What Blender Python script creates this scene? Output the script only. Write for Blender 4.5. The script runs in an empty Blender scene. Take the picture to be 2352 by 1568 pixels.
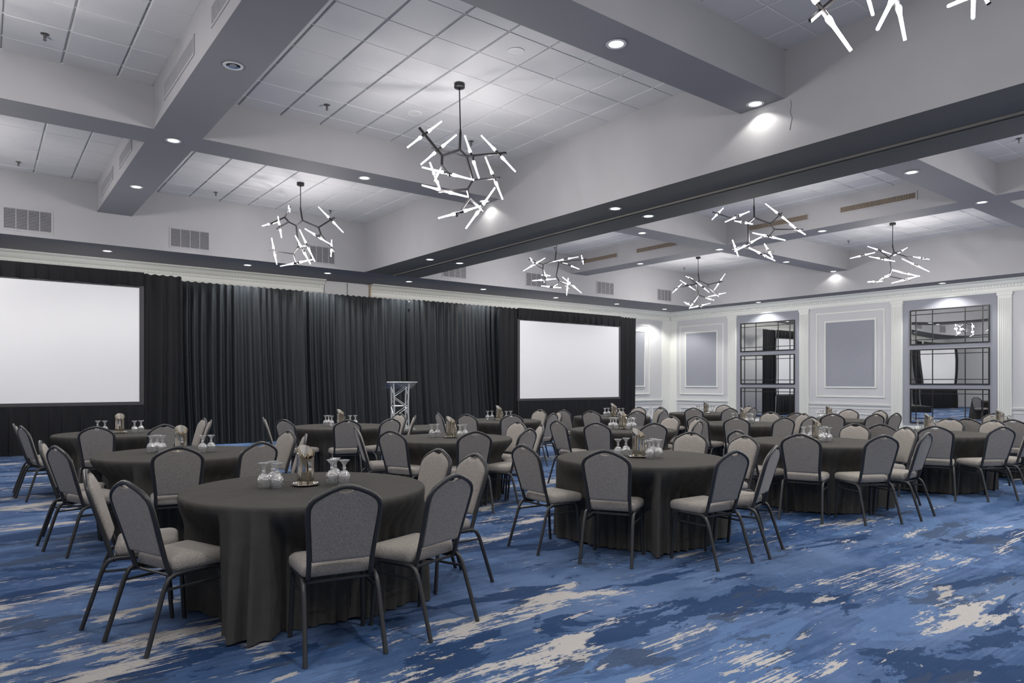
import bpy, bmesh, math, random
from mathutils import Vector, Matrix
random.seed(7)
PI = math.pi
S = bpy.context.scene
COL = S.collection

# ---------------------------------------------------------------- camera, light, exposure
HC = 1.43                                   # eye height
cam = bpy.data.cameras.new('camera')
cam.sensor_width = 36.0
cam.lens = 1581.7 / 2352 * 36
cam.shift_y = (878.13 - 784) / 2352
cam.clip_end = 200
co = bpy.data.objects.new('camera', cam)
COL.objects.link(co)
co.location = (0, 0, HC)
co.rotation_euler = (PI / 2, 0, -0.657535)
S.camera = co

W = bpy.data.worlds.new('world')
S.world = W
W.use_nodes = True
W.node_tree.nodes['Background'].inputs[0].default_value = (0.5, 0.52, 0.6, 1)
W.node_tree.nodes['Background'].inputs[1].default_value = 0.05
S.view_settings.view_transform = 'Standard'
S.view_settings.look = 'None'
S.view_settings.gamma = 1
S.view_settings.exposure = -0.17
S.view_settings.use_curve_mapping = False
S.cycles.max_bounces = 7
S.cycles.diffuse_bounces = 4
S.cycles.glossy_bounces = 4
S.cycles.transmission_bounces = 6
S.cycles.transparent_max_bounces = 24
S.cycles.caustics_reflective = False
S.cycles.caustics_refractive = False
S.cycles.sample_clamp_indirect = 4
P_CHAND = 275.0                              # watts of one chandelier
P_SPOT = 190.0                                # watts of one recessed downlight
C_CHAND = (1.0, 0.955, 0.92)
C_SPOT = (1.0, 0.965, 0.91)

ZC, ZS, ZL = 5.42, 4.84, 4.205              # tile ceiling, beam soffits, low soffits
XW, YW = 21.85, 17.95                       # right wall, back wall
XL, YN = -4.6, -4.2                         # left wall, near wall

# ---------------------------------------------------------------- materials
def lin(c):
    return tuple(((v / 255) / 12.92 if v / 255 <= 0.04045 else ((v / 255 + 0.055) / 1.055) ** 2.4) for v in c) + (1,)

def mat(name, rgb, rough=0.6, metal=0.0, noise=0.0, nscale=8.0, bump=0.0, bscale=200.0, spec=0.4, sheen=0.0, coat=0.0):
    m = bpy.data.materials.new(name)
    m.use_nodes = True
    nt = m.node_tree
    b = nt.nodes['Principled BSDF']
    b.inputs['Base Color'].default_value = lin(rgb)
    b.inputs['Roughness'].default_value = rough
    b.inputs['Metallic'].default_value = metal
    b.inputs['Specular IOR Level'].default_value = spec
    if sheen:
        b.inputs['Sheen Weight'].default_value = sheen
        b.inputs['Sheen Roughness'].default_value = 0.5
    if coat:
        b.inputs['Coat Weight'].default_value = coat
    tc = nt.nodes.new('ShaderNodeTexCoord')
    if noise:
        n = nt.nodes.new('ShaderNodeTexNoise')
        n.inputs['Scale'].default_value = nscale
        n.inputs['Detail'].default_value = 4
        nt.links.new(tc.outputs['Object'], n.inputs['Vector'])
        r = nt.nodes.new('ShaderNodeMapRange')
        r.inputs[1].default_value, r.inputs[2].default_value = 0.3, 0.7
        r.inputs[3].default_value, r.inputs[4].default_value = 1 - noise, 1 + noise
        nt.links.new(n.outputs[0], r.inputs[0])
        mx = nt.nodes.new('ShaderNodeMix')
        mx.data_type = 'RGBA'
        mx.blend_type = 'MULTIPLY'
        mx.inputs[0].default_value = 1
        mx.inputs[6].default_value = lin(rgb)
        nt.links.new(r.outputs[0], mx.inputs[7])
        nt.links.new(mx.outputs[2], b.inputs['Base Color'])
    if bump:
        n2 = nt.nodes.new('ShaderNodeTexNoise')
        n2.inputs['Scale'].default_value = bscale
        n2.inputs['Detail'].default_value = 2
        nt.links.new(tc.outputs['Object'], n2.inputs['Vector'])
        bp = nt.nodes.new('ShaderNodeBump')
        bp.inputs['Strength'].default_value = bump
        bp.inputs['Distance'].default_value = 0.004
        nt.links.new(n2.outputs[0], bp.inputs['Height'])
        nt.links.new(bp.outputs[0], b.inputs['Normal'])
    return m

def emit(name, rgb, strength):
    m = bpy.data.materials.new(name)
    m.use_nodes = True
    nt = m.node_tree
    b = nt.nodes['Principled BSDF']
    b.inputs['Base Color'].default_value = lin(rgb)
    b.inputs['Roughness'].default_value = 0.3
    b.inputs['Emission Color'].default_value = lin(rgb)
    b.inputs['Emission Strength'].default_value = strength
    m.cycles.emission_sampling = 'NONE'
    return m

M = {}
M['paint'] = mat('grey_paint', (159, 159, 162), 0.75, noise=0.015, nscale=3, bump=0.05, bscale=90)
M['soffit'] = mat('soffit_grey', (133, 132, 138), 0.75, noise=0.015, nscale=3)  # undersides of beams and soffits, a darker grey than their faces
M['dark_soffit'] = mat('dark_soffit_grey', (119, 116, 110), 0.8, noise=0.03, nscale=30)  # dividing beam underside and track, darker than the other soffits
M['tile'] = mat('mineral_tile', (192, 192, 195), 0.9, noise=0.03, nscale=60, bump=0.25, bscale=160)
M['grid'] = mat('white_grid_metal', (196, 197, 198), 0.45)
M['slot'] = mat('dark_grid_slot', (92, 96, 98), 0.6)
M['wall'] = mat('wall_paint', (198, 199, 202), 0.7, noise=0.01, nscale=4)
M['trim'] = mat('white_trim', (222, 224, 220), 0.5)
M['bluefab'] = mat('blue_grey_wallcovering', (148, 151, 160), 0.95, noise=0.10, nscale=70, bump=0.2, bscale=150)
M['drape'] = mat('black_drape', (30, 34, 38), 0.40, noise=0.12, nscale=40, bump=0.1, bscale=300, spec=0.16)
M['drape2'] = mat('black_dress_kit', (30, 31, 34), 0.65, noise=0.10, nscale=40, spec=0.15)
M['screen'] = mat('matte_white_screen', (229, 230, 232), 0.9)
M['screen_frame'] = mat('screen_border', (62, 61, 64), 0.6)
M['cloth'] = mat('charcoal_tablecloth', (74, 73, 71), 0.9, noise=0.06, nscale=14, bump=0.25, bscale=420, spec=0.03)
M['fabric'] = mat('grey_upholstery', (145, 140, 135), 0.95, noise=0.30, nscale=150, bump=0.5, bscale=330, sheen=0.1)
M['frame'] = mat('black_powdercoat', (42, 43, 46), 0.42, spec=0.5)
M['steel'] = mat('polished_steel', (226, 219, 206), 0.07, metal=1.0)
M['chrome'] = mat('bright_chrome', (215, 216, 218), 0.15, metal=1.0)
M['alu'] = mat('brushed_aluminium', (196, 198, 202), 0.35, metal=0.7)
M['bronze'] = mat('dark_bronze', (56, 55, 57), 0.32, metal=0.6)
M['black'] = mat('black_metal', (22, 22, 24), 0.4)
M['vent'] = mat('grey_grille', (150, 150, 155), 0.5)
M['ventdark'] = mat('grille_cavity', (38, 38, 40), 0.9)
M['ventwarm'] = mat('warm_slats', (128, 116, 104), 0.6)
M['deck'] = mat('stage_carpet', (58, 58, 56), 0.95, noise=0.2, nscale=60)
M['wood'] = mat('birch_ply', (176, 158, 132), 0.6)
M['cable'] = mat('pale_cable', (170, 168, 158), 0.5)
M['brass'] = mat('sprinkler_metal', (120, 118, 116), 0.35, metal=0.8)
M['white'] = mat('white_plastic', (205, 205, 208), 0.5)
M['lamp'] = emit('lit_lens', (255, 253, 247), 6.0)
M['crack'] = mat('hairline_crack', (96, 94, 92), 0.9)

def tube_mat():
    m = emit('glowing_acrylic', (246, 248, 255), 1.2)
    nt = m.node_tree
    b = nt.nodes['Principled BSDF']
    tc = nt.nodes.new('ShaderNodeTexCoord')
    sp = nt.nodes.new('ShaderNodeSeparateXYZ')
    nt.links.new(tc.outputs['Generated'], sp.inputs[0])
    r = nt.nodes.new('ShaderNodeMapRange')
    r.inputs[1].default_value, r.inputs[2].default_value = 0.08, 0.5
    r.inputs[3].default_value, r.inputs[4].default_value = 9.0, 0.85
    nt.links.new(sp.outputs[2], r.inputs[0])
    nt.links.new(r.outputs[0], b.inputs['Emission Strength'])
    return m
M['tube'] = tube_mat()

def mirror_mat():
    m = mat('mirror_glass', (232, 234, 235), 0.0, metal=1.0)
    nt = m.node_tree
    tc = nt.nodes.new('ShaderNodeTexCoord')
    n = nt.nodes.new('ShaderNodeTexNoise')
    n.inputs['Scale'].default_value = 0.7
    n.inputs['Detail'].default_value = 0
    nt.links.new(tc.outputs['Object'], n.inputs['Vector'])
    bp = nt.nodes.new('ShaderNodeBump')
    bp.inputs['Strength'].default_value = 0.25
    bp.inputs['Distance'].default_value = 0.02
    nt.links.new(n.outputs[0], bp.inputs['Height'])
    nt.links.new(bp.outputs[0], nt.nodes['Principled BSDF'].inputs['Normal'])
    return m
M['mirror'] = mirror_mat()

def glass_mat(name, tint, rough, base, cloud, facet):
    # thin clear walls: mostly straight-through, mirror-like at glancing angles
    m = bpy.data.materials.new(name)
    m.use_nodes = True
    nt = m.node_tree
    nt.nodes.remove(nt.nodes['Principled BSDF'])
    out = nt.nodes['Material Output']
    tr = nt.nodes.new('ShaderNodeBsdfTransparent')
    tr.inputs[0].default_value = tint
    gl = nt.nodes.new('ShaderNodeBsdfGlossy')
    gl.inputs['Roughness'].default_value = rough
    df = nt.nodes.new('ShaderNodeBsdfDiffuse')
    df.inputs[0].default_value = (0.95, 0.96, 0.97, 1)
    tc = nt.nodes.new('ShaderNodeTexCoord')
    vo = nt.nodes.new('ShaderNodeTexVoronoi')
    vo.inputs['Scale'].default_value = 75
    nt.links.new(tc.outputs['Object'], vo.inputs['Vector'])
    bp = nt.nodes.new('ShaderNodeBump')
    bp.inputs['Strength'].default_value = facet
    bp.inputs['Distance'].default_value = 0.01
    nt.links.new(vo.outputs['Distance'], bp.inputs['Height'])
    nt.links.new(bp.outputs[0], gl.inputs['Normal'])
    lw = nt.nodes.new('ShaderNodeLayerWeight')
    lw.inputs[0].default_value = 0.3
    mr = nt.nodes.new('ShaderNodeMapRange')
    mr.inputs[1].default_value, mr.inputs[2].default_value = 0.0, 0.9
    mr.inputs[3].default_value, mr.inputs[4].default_value = base, 0.55
    nt.links.new(lw.outputs['Facing'], mr.inputs[0])
    m2 = nt.nodes.new('ShaderNodeMixShader')
    m2.inputs[0].default_value = cloud
    nt.links.new(tr.outputs[0], m2.inputs[1])
    nt.links.new(df.outputs[0], m2.inputs[2])
    mx = nt.nodes.new('ShaderNodeMixShader')
    nt.links.new(mr.outputs[0], mx.inputs[0])
    nt.links.new(m2.outputs[0], mx.inputs[1])
    nt.links.new(gl.outputs[0], mx.inputs[2])
    nt.links.new(mx.outputs[0], out.inputs['Surface'])
    return m
M['glass'] = glass_mat('clear_glass', (0.97, 0.975, 0.98, 1), 0.05, 0.08, 0.04, 0.08)
M['cut_glass'] = glass_mat('cut_glass', (0.95, 0.96, 0.97, 1), 0.12, 0.30, 0.30, 0.8)
M['acrylic'] = glass_mat('tinted_acrylic', (0.55, 0.58, 0.60, 1), 0.15, 0.10, 0.05, 0.0)

def carpet_mat():
    m = bpy.data.materials.new('blue_pattern_carpet')
    m.use_nodes = True
    nt = m.node_tree
    N, L = nt.nodes, nt.links
    b = N['Principled BSDF']
    b.inputs['Roughness'].default_value = 0.95
    b.inputs['Specular IOR Level'].default_value = 0.15
    tc = N.new('ShaderNodeTexCoord')
    def mapped(sx, sy, ox=0, oy=0):
        mp = N.new('ShaderNodeMapping')
        mp.inputs['Scale'].default_value = (sx, sy, 1)
        mp.inputs['Location'].default_value = (ox, oy, 0)
        L.new(tc.outputs['Object'], mp.inputs[0])
        return mp.outputs[0]
    def noise(vec, scale, detail=6, rough=0.6, dist=0.0):
        n = N.new('ShaderNodeTexNoise')
        n.inputs['Scale'].default_value = scale
        n.inputs['Detail'].default_value = detail
        n.inputs['Roughness'].default_value = rough
        n.inputs['Distortion'].default_value = dist
        L.new(vec, n.inputs['Vector'])
        return n.outputs[0]
    def ramp(v, lo, hi, a=0.0, z=1.0):
        r = N.new('ShaderNodeMapRange')
        r.inputs[1].default_value, r.inputs[2].default_value = lo, hi
        r.inputs[3].default_value, r.inputs[4].default_value = a, z
        L.new(v, r.inputs[0])
        return r.outputs[0]
    def math_(op, a, c):
        q = N.new('ShaderNodeMath')
        q.operation = op
        for k, v in ((0, a), (1, c)):
            if isinstance(v, (int, float)): q.inputs[k].default_value = v
            else: L.new(v, q.inputs[k])
        return q.outputs[0]
    def mix(f, a, c):
        q = N.new('ShaderNodeMix')
        q.data_type = 'RGBA'
        L.new(f, q.inputs[0])
        for k, v in ((6, a), (7, c)):
            if isinstance(v, tuple): q.inputs[k].default_value = v
            else: L.new(v, q.inputs[k])
        return q.outputs[2]
    big = noise(mapped(0.40, 0.95), 1.0, 6, 0.6, 0.5)
    blot = noise(mapped(0.62, 1.7, 7, 3), 1.0, 9, 0.66, 0.5)
    blot2 = noise(mapped(0.75, 1.9, 21, 11), 1.0, 9, 0.66, 0.4)
    strk = noise(mapped(0.30, 22.0), 1.0, 5, 0.7)
    strk2 = noise(mapped(0.55, 70.0, 5, 2), 1.0, 3, 0.6)
    band = noise(mapped(0.25, 1.1, 13, 5), 1.0, 2, 0.5)
    c = mix(ramp(big, 0.34, 0.66), lin((48, 86, 136)), lin((112, 140, 184)))
    c = mix(math_('MULTIPLY', ramp(blot2, 0.5, 0.42), 0.5), c, lin((120, 146, 194)))
    c = mix(math_('MULTIPLY', ramp(strk, 0.45, 0.62), math_('MULTIPLY', ramp(band, 0.40, 0.58), 0.5)), c, lin((34, 72, 128)))
    c = mix(math_('MULTIPLY', ramp(strk2, 0.5, 0.66), math_('MULTIPLY', ramp(band, 0.60, 0.42), 0.35)), c, lin((132, 154, 194)))
    mott = noise(mapped(3.0, 5.5, 2, 9), 1.0, 6, 0.7)
    c = mix(ramp(mott, 0.54, 0.70, 0, 0.45), c, lin((40, 70, 118)))
    c = mix(ramp(mott, 0.46, 0.32, 0, 0.40), c, lin((116, 146, 196)))
    c = mix(ramp(blot, 0.440, 0.432, 0, 0.6), c, lin((112, 146, 198)))
    c = mix(ramp(blot, 0.548, 0.558, 0, 0.85), c, lin((36, 68, 114)))
    c = mix(ramp(blot2, 0.585, 0.595, 0, 0.7), c, lin((70, 84, 110)))
    cr = noise(mapped(0.60, 1.9, 3, 17), 1.0, 10, 0.72, 0.3)
    cr2 = noise(mapped(2.2, 7.0, 9, 1), 1.0, 6, 0.66, 0.3)
    reg = noise(mapped(0.26, 0.62, 31, 8), 1.0, 3, 0.5)
    cut = math_('MULTIPLY', math_('SUBTRACT', strk2, 0.5), math_('MULTIPLY', ramp(band, 0.42, 0.6), 0.34))
    edge = math_('ADD', cr, math_('MULTIPLY', math_('SUBTRACT', strk, 0.5), 0.14))
    edge = math_('ADD', edge, cut)
    edge = math_('ADD', edge, math_('MULTIPLY', math_('SUBTRACT', reg, 0.5), 0.26))
    fine = noise(mapped(9.0, 26.0, 4, 4), 1.0, 4, 0.7)
    edge = math_('ADD', edge, math_('MULTIPLY', math_('SUBTRACT', fine, 0.5), 0.11))
    c = mix(ramp(edge, 0.577, 0.587, 0, 0.93), c, lin((222, 218, 214)))
    spk = math_('ADD', cr2, math_('MULTIPLY', math_('SUBTRACT', reg, 0.5), 0.35))
    c = mix(ramp(spk, 0.634, 0.645, 0, 0.88), c, lin((214, 210, 206)))
    pile = noise(tc.outputs['Object'], 230, 2, 0.6)
    g = N.new('ShaderNodeMix')
    g.data_type = 'RGBA'
    g.blend_type = 'MULTIPLY'
    g.inputs[0].default_value = 1
    L.new(c, g.inputs[6])
    L.new(ramp(pile, 0.3, 0.7, 0.38, 0.70), g.inputs[7])
    L.new(g.outputs[2], b.inputs['Base Color'])
    bp = N.new('ShaderNodeBump')
    bp.inputs['Strength'].default_value = 0.5
    bp.inputs['Distance'].default_value = 0.004
    L.new(pile, bp.inputs['Height'])
    L.new(bp.outputs[0], b.inputs['Normal'])
    return m
M['carpet'] = carpet_mat()

# ---------------------------------------------------------------- mesh building
class MB:
    def __init__(s):
        s.v, s.f, s.mi = [], [], []
    def add(s, vs, fs, mi=0):
        o = len(s.v)
        s.v += [tuple(p) for p in vs]
        s.f += [tuple(i + o for i in f) for f in fs]
        s.mi += [mi] * len(fs)
        return s
    def box(s, a, b, mi=0):
        (x0, y0, z0), (x1, y1, z1) = a, b
        s.add([(x0, y0, z0), (x1, y0, z0), (x1, y1, z0), (x0, y1, z0), (x0, y0, z1), (x1, y0, z1), (x1, y1, z1), (x0, y1, z1)],
              [(3, 2, 1, 0), (4, 5, 6, 7), (0, 1, 5, 4), (1, 2, 6, 5), (2, 3, 7, 6), (3, 0, 4, 7)], mi)
        return s
    def quad(s, a, b, c, d, mi=0):
        return s.add([a, b, c, d], [(0, 1, 2, 3)], mi)
    def tube(s, pts, r, n=8, r1=None, caps=True, sq=0.0, ref=None):
        pts = [Vector(p) for p in pts]
        m = len(pts)
        T = []
        for i in range(m):
            t = (pts[min(i + 1, m - 1)] - pts[max(i - 1, 0)])
            T.append(t.normalized() if t.length > 1e-9 else Vector((0, 0, 1)))
        a = Vector(ref) if ref else (Vector((1, 0, 0)) if abs(T[0].x) < 0.9 else Vector((0, 1, 0)))
        u = (a - T[0] * a.dot(T[0])).normalized()
        vs = []
        for i in range(m):
            u = (u - T[i] * u.dot(T[i])).normalized()
            w = T[i].cross(u)
            rr = r if r1 is None else r + (r1 - r) * i / max(1, m - 1)
            if isinstance(r, (list, tuple)): rr = r[i]
            for k in range(n):
                an = 2 * PI * (k + 0.5) / n
                c_, s_ = math.cos(an), math.sin(an)
                if sq:
                    q = 1 / max(abs(c_), abs(s_))
                    q = 1 + (q - 1) * sq
                    c_, s_ = c_ * q, s_ * q
                vs.append(pts[i] + u * (c_ * rr) + w * (s_ * rr))
        fs = []
        for i in range(m - 1):
            for k in range(n):
                k2 = (k + 1) % n
                fs.append((i * n + k, i * n + k2, (i + 1) * n + k2, (i + 1) * n + k))
        if caps:
            fs.append(tuple(range(n - 1, -1, -1)))
            fs.append(tuple((m - 1) * n + k for k in range(n)))
        return s.add(vs, fs)
    def lathe(s, prof, n=24, c=(0, 0, 0), mi=0):
        vs, fs = [], []
        for (r, z) in prof:
            for k in range(n):
                an = 2 * PI * k / n
                vs.append((c[0] + r * math.cos(an), c[1] + r * math.sin(an), c[2] + z))
        for i in range(len(prof) - 1):
            for k in range(n):
                k2 = (k + 1) % n
                fs.append((i * n + k, i * n + k2, (i + 1) * n + k2, (i + 1) * n + k))
        return s.add(vs, fs, mi)
    def mesh(s, name, mats, smooth=None):
        me = bpy.data.meshes.new(name)
        me.from_pydata(s.v, [], s.f)
        for m in (mats if isinstance(mats, (list, tuple)) else [mats]):
            me.materials.append(m)
        if any(s.mi): me.polygons.foreach_set('material_index', s.mi)
        if smooth is not None:
            me.shade_smooth()
            me.set_sharp_from_angle(angle=math.radians(smooth))
        me.update()
        return me

def link(name, data, parent=None, loc=(0, 0, 0), rz=0.0):
    o = bpy.data.objects.new(name, data)
    COL.objects.link(o)
    if parent: o.parent = parent
    o.location = loc
    o.rotation_euler = (0, 0, rz)
    return o
def obj(name, mb, mats, parent=None, smooth=None, loc=(0, 0, 0), rz=0.0):
    return link(name, mb.mesh(name, mats, smooth), parent, loc, rz)
def tag(o, label, cat=None, group=None, kind=None):
    o['label'] = label
    if cat: o['category'] = cat
    if group: o['group'] = group
    if kind: o['kind'] = kind
    return o
def thing(name, label, cat, loc=(0, 0, 0), rz=0.0, group=None):
    return tag(link(name, None, None, loc, rz), label, cat, group)
def struct(name, label, mb, mats, smooth=None):
    return tag(obj(name, mb, mats, None, smooth), label, None, None, 'structure')
def box(a, b): return MB().box(a, b)
def arc(c, r, a0, a1, n, f):
    return [f(c[0] + r * math.cos(a0 + (a1 - a0) * i / n), c[1] + r * math.sin(a0 + (a1 - a0) * i / n)) for i in range(n + 1)]

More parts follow.
